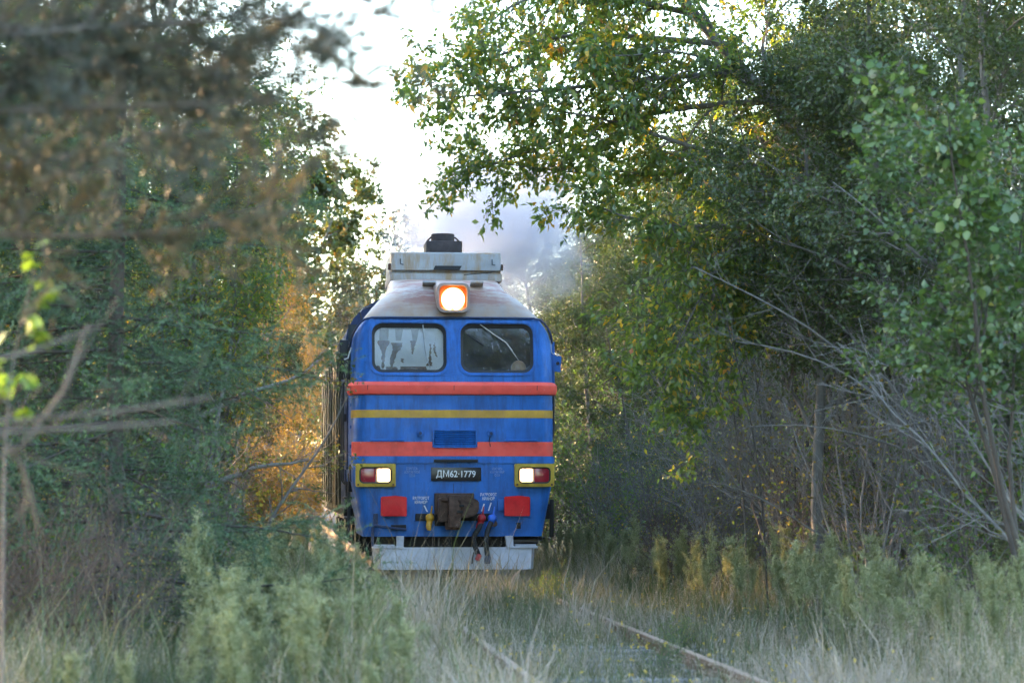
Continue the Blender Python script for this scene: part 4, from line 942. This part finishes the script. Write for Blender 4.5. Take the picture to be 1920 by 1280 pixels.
# ------------------------------------------------------------------ right side of the line
rt = [(3.25, 26.8, ALD[1], .78, 'slender alder in front of the overhanging tree trunk'), (4.1, 22.3, ALD[0], .95, 'leafy alder clump at the right edge of the picture'), (4.55, 25.5, ALD[0], 1.0, 'grey-green alder behind the hazel on the right'), (4.5, 29.7, ALD[1], .85, 'alder with a straight pale trunk in the right thicket'),
      (4.6, 33.5, ALD[0], .95, 'alder standing behind the overhanging tree on the right'), (4.1, 38.5, ALD[2], .85, 'bushy alder just right of the locomotive front'), (4.4, 43, ALD[1], .75, 'alder beside the middle of the locomotive on the right'),
      (4.0, 48, ALD[2], .9, 'alder beyond the right flank of the locomotive'), (4.6, 54, ALD[0], .95, 'smoky alder behind the locomotive roof on the right')]
for x, y, m, s, l in rt: place('alder_tree', m, (x, y, 0), rz(), s, l, 'tree')
place('spruce_tree', SPR[0], (4.9, 68, 0), rz(), 1.1, 'dark spruce seen through the exhaust smoke', 'tree')
place('birch_tree', BIR[0], (3.9, 62, 0), rz(), .85, 'pale birch in the smoke beside the dark spruce', 'tree')
for k, (x, y, s) in enumerate(((9, 26, 1.0), (4.9, 59, .8), (4.3, 73, .9), (6.7, 30.5, .9), (6.6, 36.5, 1.), (7.0, 43, 1.0), (6.9, 50, 1.1), (7.2, 58, 1.1), (9.8, 39, 1.2), (10.2, 48, 1.2), (10.6, 57, 1.2), (13.5, 64, 1.3), (9, 67, 1.2))):
    place('alder_tree', DEEP, (x, y, 0), rz(), s, 'alder of the dense wood behind the right verge', 'tree', 'trees of the right wood')
# nearer hazel, out of focus, with individual front leaves
hz = place('hazel_bush', HAZ, (3.35, 18.6, 0), 1.0, (.95, .95, .92), 'large-leaved hazel bush leaning in from the right, slightly out of focus', 'bush')
hrng = np.random.default_rng(7)
def hazel_front():
    me = HAZ['foliage']; v = np.zeros(len(me.vertices)*3, np.float32); me.vertices.foreach_get('co', v); v = v.reshape(-1, 3)[::4]
    bpy.context.view_layer.update(); mw = np.array(hz.matrix_world); w = v @ mw[:3, :3].T+mw[:3, 3]
    u, vv = proj(w); ok = np.where((u > 1400) & (u < 1920) & (vv > 100) & (vv < 620))[0]; ok = ok[np.argsort(w[ok, 1])][:1400]
    ok = hrng.choice(ok, min(300, len(ok)), replace=False)
    leaf_objects(hz, HLEAF, w[ok]-np.array([0, .05, 0]), hrng.normal(0, 1, (len(ok), 3)), .08, random.Random(8))
hazel_front()
place('hazel_bush', HAZ, (4.75, 22.0, 0), 4.0, (.85, .85, .7), 'second hazel bush at the far right edge', 'bush')
# slanting trunks and bare thicket
def slim(name, pts, r0, r1, label, seed, k=10, L=.9, m='bark'):
    rng = np.random.default_rng(seed); tk = Acc(); P0 = trunk_path(pts, 16)[None]; R0 = .75*np.linspace(r0, r1, 16)[None]; tk.tube(P0, R0, 8)
    P1, R1 = spawn(rng, P0, R0, k, .25, 1, 45, 14, L, .3, 8, .11, .05, .5); tk.tube(P1, R1, 4)
    P2, R2 = spawn(rng, P1, R1, 6, .2, 1, 42, 14, L*.35, .2, 5, .13, .0); tk.tube(P2, R2, 3)
    o = link(name, tk.mesh(name, M[m])); return tag(o, label, 'tree')
w = lambda px, py, d: tuple(at(px, py, d))
def g(px, d): p = at(px, 900, d); return (p.x, d, -.1)
slim('alder_sapling', [g(1632, 28.2), w(1635, 1000, 28.2), w(1625, 850, 28.3), w(1600, 700, 28.4), w(1590, 500, 28.5), w(1600, 250, 28.6)], .085, .035, 'thick pale trunk standing right of the overhanging tree', 111)
slim('alder_sapling', [g(1556, 30), w(1557, 1030, 30), w(1545, 960, 30), w(1520, 880, 30.1), w(1500, 760, 30.2), w(1470, 600, 30.3)], .05, .02, 'dark crooked trunk forking low in the right thicket', 112, m='bark_dark')
slim('alder_sapling', [g(1460, 33), w(1462, 1000, 33), w(1455, 850, 33), w(1440, 700, 33), w(1420, 500, 33.2)], .055, .03, 'straight grey trunk deep in the right thicket', 113)
slim('alder_sapling', [g(1750, 24.5), w(1730, 950, 24.5), w(1690, 780, 24.6), w(1580, 650, 24.8), w(1430, 560, 25), w(1300, 500, 25.2)], .035, .010, 'thin pale stem bowed far over to the left', 114, 10)
slim('alder_sapling', [g(1800, 23.5), w(1790, 960, 23.5), w(1720, 800, 23.6), w(1600, 700, 23.8), w(1480, 650, 24), w(1380, 640, 24.2)], .03, .008, 'thin grey stem sagging left below the bowed one', 115, 10)
slim('alder_sapling', [g(1850, 23), w(1860, 900, 23), w(1830, 720, 23.1), w(1790, 560, 23.2), w(1700, 380, 23.4)], .035, .014, 'slim upright stem near the right edge', 116)
slim('alder_sapling', [g(1700, 26), w(1705, 950, 26), w(1690, 760, 26), w(1660, 600, 26.2), w(1560, 420, 26.4)], .04, .014, 'slim grey stem beside the thick pale trunk', 117)
slim('alder_sapling', [g(1880, 24), w(1870, 1000, 24), w(1780, 870, 24.2), w(1640, 820, 24.4), w(1520, 790, 24.6), w(1400, 800, 24.8)], .028, .008, 'bare bough drooping low across the right thicket', 118, 12, .7)
slim('alder_sapling', [g(1690, 25.6), w(1660, 1110, 25.6), w(1600, 1040, 25.7), w(1500, 980, 25.8), w(1430, 930, 25.9), w(1330, 900, 26)], .022, .007, 'fallen pale branch propped in the weeds on the right', 119, 9, .5)
slim('alder_sapling', [g(1320, 37), w(1318, 950, 37), w(1312, 840, 37), w(1300, 700, 37)], .03, .016, 'thin pale sapling right of the locomotive', 120, 10, .8)
rs = [(3.05, 31.0, 0, .75), (3.5, 28.2, 0, .95), (3.6, 33.5, 1, .9), (3.9, 26.4, 1, 1.0), (4.3, 24.4, 0, 1.1), (3.2, 36.5, 0, .9), (3.1, 40.5, 1, .8), (4.6, 30.8, 2, 1.4), (4.3, 35.0, 0, 1.15), (5.3, 26.4, 1, 1.2), (5.2, 33.0, 1, 1.3), (3.6, 44, 0, .9), (5.0, 29.0, 0, 1.3), (4.5, 22.4, 2, 1.4), (5.6, 37, 1, 1.2), (2.9, 34.2, 2, .9), (6, 31, 0, 1.3),
      (4.1, 29.3, 1, 1.35), (4.7, 27.6, 0, 1.35), (3.8, 31.8, 1, 1.2), (5.0, 24.9, 1, 1.3), (4.4, 20.9, 1, 1.25)]
for x, y, v, s in rs: place('thicket_shrub', BARE[v], (x, y, 0), rz(), s, 'leafless twiggy shrub of the brown thicket along the right verge', 'bush', 'bare shrubs on the right')
rs = [(4.4, 27.5, 0, 1.0, 'green bush behind the thick pale trunk on the right'), (4.1, 22.0, 0, 1.05, 'leafy bush at the lower right edge'), (3.9, 37.5, 1, 1.2, 'grey-green bush right of the locomotive buffer'), (3.6, 42, 1, 1.2, 'bush beyond the right side of the cab'), (5.3, 31.5, 1, 1.3, 'yellow-flecked bush deep in the right thicket'), (5.7, 35.5, 0, 1.4, 'dark bush at the back of the right thicket'), (3.4, 47, 0, 1.2, 'bush beside the rear right of the locomotive'), (6.5, 39, 0, 1.6, 'tall bush behind the right thicket'), (5.9, 44, 0, 1.7, 'dark bush behind the alders right of the locomotive'), (8.2, 36, 0, 1.8, 'bush at the back of the right wood'), (6.0, 50, 0, 1.8, 'bush far back right of the smoke'), (2.9, 52, 0, 1.3, 'bush close to the right side of the locomotive tail'), (3.3, 58, 1, 1.5, 'bush on the right beyond the locomotive'), (7.2, 32.5, 1, 1.7, 'yellowish bush at the back behind the pale trunk')]
for x, y, v, s, l in rs: place('shrub', BUSH[v], (x, y, 0), rz(), s, l, 'bush')
for k in range(16):
    px = 1400+k*32+rg.uniform(-18, 18); D = rg.uniform(24, 33); dx = rg.uniform(-110, 10)
    slim('bare_sapling', [g(px, D), w(px+rg.uniform(-15, 15), 960, D), w(px+dx*.4, 800, D), w(px+dx, 620, D), w(px+dx*1.7, 470, D)], rg.uniform(.011, .022), .005, 'thin upright bare sapling in the right-hand thicket', 300+k, 9, .6, ('bark', 'bark_dark')[k % 2])['group'] = 'bare saplings in the right thicket'
# near bright leaves at the left edge
def sapling():
    b = at(12, 900, 9.2); root = empty('hazel_sapling', (b.x, 9.2, 0)); tk = Acc(); rng = np.random.default_rng(131); off = np.array([b.x, 9.2, 0])
    P0 = trunk_path([(b.x, 9.2, -.05), (b.x-.01, 9.2, 1.2), tuple(at(10, 660, 9.2)), tuple(at(35, 560, 9.2)), tuple(at(65, 505, 9.2))], 12)[None]-off; tk.tube(P0, np.linspace(.009, .002, 12)[None], 5)
    P1, R1 = spawn(rng, P0, np.full((1, 12), .004), 14, .76, 1, 55, 12, .16, .2, 5, .12, 0.); tk.tube(P1, R1, 3); o = link('stems', tk.mesh('stems', M['twig']), root)
    t = .2+.8*rng.random((14, 5)); pos, tan = interp(P1, t); leaf_objects(root, BLEAF, pos.reshape(-1, 3)+off, tan.reshape(-1, 3)+rng.normal(0, .5, (70, 3)), .062, random.Random(2))
    tag(root, 'bright green hazel sapling, blurred, at the left edge', 'bush')
sapling()
# far end of the cutting
for x, y, s in ((-7, 97, 1.2), (-11, 101, 1.3), (-15, 106, 1.4), (-8, 106, 1.3), (-12, 112, 1.4), (-19, 113, 1.4), (-6.5, 115, 1.3), (-14, 121, 1.4), (-9, 125, 1.4), (-20, 126, 1.5), (-24, 118, 1.4)):  # hidden trees added to block the low sun from the far trees
    place('alder_tree', DEEP, (x, y, 0), rz(), s, 'hidden tree added far left to keep the sun off the far trees', 'tree', 'added sun-blocking trees on the far left')
far = [(-.9, 93, FARB, 1.42, 'tall hazy treetop left of the roof box'), (1.0, 99, FARB, 1.12, 'rounded hazy tree just left of the roof box'), (2.6, 104, FARB, .85, 'low hazy tree directly behind the roof box'), (-2.9, 84, FARB, 1.3, 'hazy tree behind the willow twigs'), (.2, 86, FARB, .85, 'hazy young tree low beyond the locomotive'), (4.6, 120, FARB, .8, 'hazy tree directly behind the exhaust stack'), (7.5, 110, FARB, 1.1, 'tree in the haze right of the stack'), (6.2, 82, FARB, .95, 'tall alder in the smoke right of the stack'), (-1.6, 108, FARB, 1.4, 'dim tree at the left end of the far wood'), (10.5, 92, FARB, 1.2, 'birch far behind the right wood'), (-.2, 78, BUSH[0], 1.9, 'hazy bush on the line beyond the locomotive')]
fr2 = random.Random(12)
for x, y, m, s, l in far: place('far_tree', m, (x, y, 0), fr2.uniform(0, 6.28), s, l, 'tree')

# ------------------------------------------------------------------ weeds, grass
zones = [('tall pale green feathery weed in the clump left of the rails', 'feathery weeds left of the rails', 142, lambda: (lambda y: (min(ax(rg.triangular(60, 880, 560), y), -1.15), y))(rg.uniform(13.5, 31))),
         ('feathery green weed crowding the left flank of the locomotive', 'weeds beside the locomotive', 42, lambda: (rg.uniform(-2.6, -1.75), rg.uniform(33, 57))),
         ('pale feathery weed on the verge right of the rails', 'feathery weeds right of the rails', 85, lambda: (lambda y: (rg.uniform(1.9, 4.0), y))(rg.uniform(17.5, 31))),
         ('upright weed between the right rail and the thicket beside the locomotive', 'weeds right of the locomotive', 34, lambda: (rg.uniform(1.9, 3.0), rg.uniform(31, 42)))]
for lab, grp, n, f in zones:
    for k in range(n):
        x, y = f(); vi = rg.randrange(4); s = rg.uniform(.62, 1.0)
        px, py = proj([(x, y, 0)]); px = px[0]
        ymin = float(np.interp(px, [60, 460], [1140, 965])) if px < 610 else 965+(px-610)*.85 if px < 850 else 940
        s = min(s, rg.uniform(.5, 1.04)*(1.57-(ymin-903)/4716*y)/(1.0, 1.15, .8, 1.3)[vi])
        if s < .2: continue
        place('feathery_weed', WEED[vi], (x, y, -.03), rz(), (s*1.1, s*1.1, s), lab, 'weed', grp, (rg.uniform(-.1, .1), rg.uniform(-.1, .1)))
for px, D, b_, s, l in ((1035, 30, 1, .28, 'dark leafy tuft between the rails near the right rail'), (1275, 22.5, 1, .2, 'small dark weed growing against the right rail'), (965, 28, 0, .16, 'low green plant in the middle of the track'), (1180, 25, 0, .14, 'green sprig inside the right rail'), (1010, 26, 0, .15, 'bright low plant between the rails'), (900, 31, 1, .16, 'small bush in front of the plough'), (1240, 19.5, 0, .17, 'low bright plant between the rails close to the camera')):
    place('track_weed', BUSH[b_], (ax(px, D), D, 0), rz(), s, l, 'weed')
def grass():
    rng = np.random.default_rng(201); acc = Acc()
    N = 222000; y = 14.3+31*rng.random(N)**1.2; x = rng.uniform(-1, 1, N); lo = -2.67-600/4716*y-.4; hi = -2.67+1520/4716*y; hi = np.minimum(hi, 5.6); x = lo+(hi-lo)*(x*.5+.5)
    keep = ~((y > 35.2) & (np.abs(x) < 1.5)); x, y = x[keep], y[keep]
    patch = np.sin(x*1.7+np.sin(y*.6)*1.3)*np.sin(y*.8+x*.4)+.6*np.sin(x*4.1+y*2.3)*np.sin(y*2.9)
    on = np.abs(x) < 1.9
    # the rail tops stay partly clear of blades
    nearrail = (np.abs(x-.79) < .085) | ((np.abs(x+.79) < .06) & (y < 19.5))
    keep = ~(nearrail & (rng.random(len(x)) < .85)); x, y, patch, on = x[keep], y[keep], patch[keep], on[keep]
    m = len(x)
    yf_ = np.clip((y-21)/8, 0, 1)
    h = np.where(np.abs(x) < 1.05, .15+.11*yf_, 1)*np.where(on, np.where(np.abs(x) < 1.05, 1, np.where(x < 0, .25+.13*np.clip((y-18)/3, 0, 1)-.15*np.clip((y-27)/4, 0, 1), .20)), np.where(x < -1.9, .36, .30))*rng.lognormal(0, .38, m)*(1+.35*np.clip(patch, -1, 1))
    dry = np.clip(.48+.30*patch+.25*rng.normal(0, 1, m)-np.where(x > 2.0, .28, 0)-np.where(x < -1.7, .38, 0)-np.where(np.abs(x) < .7, .12, 0), 0, 1)
    b = np.stack([x, y, np.full(m, -.03)], 1); az = rng.random(m)*2*np.pi; ld = np.stack([np.cos(az), np.sin(az), np.zeros(m)], 1)*(.25+.35*rng.random(m))[:, None]
    sd = np.stack([-np.sin(az+rng.normal(0, .8, m)), np.cos(az), np.zeros(m)], 1)*(.0028+.0022*rng.random(m))[:, None]
    mid = b+ld*h[:, None]*.3+np.array([0, 0, 1.])*h[:, None]*.6; tip = b+ld*h[:, None]+np.array([0, 0, 1.])*h[:, None]
    V = np.stack([b-sd, b+sd, mid+sd*.8, mid-sd*.8, tip], 1).reshape(-1, 3); i = np.arange(m)[:, None]*5
    T = np.repeat(dry, 5); acc.add(V, i+np.array([[0, 1, 2, 3]]), T); acc.F.setdefault(3, []).append(i+np.array([[3, 2, 4]]))
    # airy seed heads of the dry grass
    N = 11000; y = 14+26*rng.random(N)**1.3; lo = -2.67-560/4716*y; hi = np.minimum(-2.67+1480/4716*y, 4.2); x = lo+(hi-lo)*rng.random(N)
    k_ = ~((y > 35.2) & (np.abs(x) < 1.5)) & (np.sin(x*1.7+np.sin(y*.6)*1.3)*np.sin(y*.8+x*.4) > -.35); x, y = x[k_], y[k_]; m = len(x)
    h = np.where(np.abs(x) < 1.1, .20, np.where(np.abs(x) < 1.6, .28, .42))*rng.lognormal(0, .25, m); top = np.stack([x+rng.normal(0, .05, m), y+rng.normal(0, .05, m), h], 1)
    P = np.stack([np.stack([x, y, np.zeros(m)], 1), top*.5+np.stack([x, y, np.zeros(m)], 1)*.5+rng.normal(0, .01, (m, 3)), top], 1); acc.tube(P, np.full((m, 3), .0011), 3, .8)
    q = 16; pp = np.repeat(top, q, 0)+rng.normal(0, 1, (m*q, 3))*np.array([.018, .018, .05]); d = rng.normal(0, 1, pp.shape)
    d = nrm(d); sd = nrm(np.cross(d, rng.normal(0, 1, d.shape)))*.0035; V = np.stack([pp-sd, pp+sd, pp+d*.013], 1).reshape(-1, 3)
    acc.add(V, np.arange(len(V)).reshape(-1, 3), np.repeat(np.clip(rng.normal(.85, .12, len(pp)), 0, 1), 3))
    o = link('grass', acc.mesh('grass', M['grass'], False)); tag(o, 'mixed green and dry grass growing over the track and verges', None, None, 'stuff')
    fl = Acc(); N = 500; y = 14+20*rng.random(N); x = -2.67+(rng.uniform(-200, 1300, N))/4716*y; p = np.stack([x, y, rng.uniform(.12, .4, N)], 1); p = np.repeat(p, 4, 0)+rng.normal(0, .006, (N*4, 3))
    V, F, T = leaf_quads(rng, p, rng.normal(0, 1, p.shape), np.full(len(p), .02), np.full(len(p), .014), rng.random(len(p))); fl.add(V, F, T)
    o = link('wildflowers', fl.mesh('wildflowers', M['flower'], False)); tag(o, 'tiny yellow wildflowers dotted through the grass', None, None, 'stuff')
grass()

# ------------------------------------------------------------------ exhaust smoke
def smoke(name, label, box_c, box_s, lobes, dens, noise_s, col, step):
    m = bpy.data.materials.new(name); m.use_nodes = True; t = m.node_tree; t.nodes.clear(); out = t.nodes.new('ShaderNodeOutputMaterial')
    pv = t.nodes.new('ShaderNodeVolumePrincipled'); pv.inputs['Color'].default_value = (*col, 1); pv.inputs['Anisotropy'].default_value = .2; t.links.new(pv.outputs[0], out.inputs['Volume'])
    tc = t.nodes.new('ShaderNodeTexCoord'); nz = t.nodes.new('ShaderNodeTexNoise'); nz.inputs['Scale'].default_value = noise_s; nz.inputs['Detail'].default_value = 5; nz.inputs['Roughness'].default_value = .6; t.links.new(tc.outputs['Object'], nz.inputs['Vector'])
    acc_ = None
    for c, s in lobes:
        a = t.nodes.new('ShaderNodeVectorMath'); a.operation = 'SUBTRACT'; a.inputs[1].default_value = (Vector(c)-Vector(box_c)); t.links.new(tc.outputs['Object'], a.inputs[0])
        b = t.nodes.new('ShaderNodeVectorMath'); b.operation = 'DIVIDE'; b.inputs[1].default_value = s; t.links.new(a.outputs[0], b.inputs[0])
        l = t.nodes.new('ShaderNodeVectorMath'); l.operation = 'LENGTH'; t.links.new(b.outputs[0], l.inputs[0])
        if acc_ is None: acc_ = l.outputs['Value']
        else:
            q = t.nodes.new('ShaderNodeMath'); q.operation = 'SMOOTH_MIN'; q.inputs[2].default_value = .25; t.links.new(acc_, q.inputs[0]); t.links.new(l.outputs['Value'], q.inputs[1]); acc_ = q.outputs[0]
    # distance to the lobes, roughened by noise
    mm = t.nodes.new('ShaderNodeMath'); mm.operation = 'MULTIPLY_ADD'; mm.inputs[1].default_value = 1.5; mm.inputs[2].default_value = -.75; t.links.new(nz.outputs['Fac'], mm.inputs[0])
    ad = t.nodes.new('ShaderNodeMath'); ad.operation = 'ADD'; t.links.new(acc_, ad.inputs[0]); t.links.new(mm.outputs[0], ad.inputs[1])
    mr = t.nodes.new('ShaderNodeMapRange'); mr.interpolation_type = 'SMOOTHSTEP'; mr.inputs[1].default_value = 1.0; mr.inputs[2].default_value = .1; mr.inputs[3].default_value = 0; mr.inputs[4].default_value = dens; t.links.new(ad.outputs[0], mr.inputs[0])
    t.links.new(mr.outputs[0], pv.inputs['Density'])
    try: m.cycles.volume_step_rate = step
    except Exception: pass
    bm = bmesh.new(); bbox(bm, (0, 0, 0), box_s); o = link(name, bm_mesh(name, bm), None, m, box_c); tag(o, label, None, None, 'stuff')
smoke('exhaust_smoke', 'blue-grey exhaust smoke rising behind the stack', (1.4, 45.2, 6.4), (6.0, 11.5, 5.0), [((.12, 40.0, 5.7), (.42, .5, .5)), ((.28, 40.8, 5.85), (.72, 1.0, .9)), ((.6, 42.6, 6.2), (1.2, 2.0, 1.3)), ((1.5, 46.2, 6.3), (2.0, 3.4, 1.9))], 1.3, 1.0, (.60, .66, .78), .5)
smoke('drifting_smoke', 'thin smoke haze drifting over the line behind the locomotive', (1.0, 70, 5.5), (13, 34, 8), [((-.5, 66, 5.0), (3.0, 9, 3.0)), ((2.5, 70, 6.0), (4.0, 13, 3.4))], .0025, .25, (.66, .75, .93), 1.0)
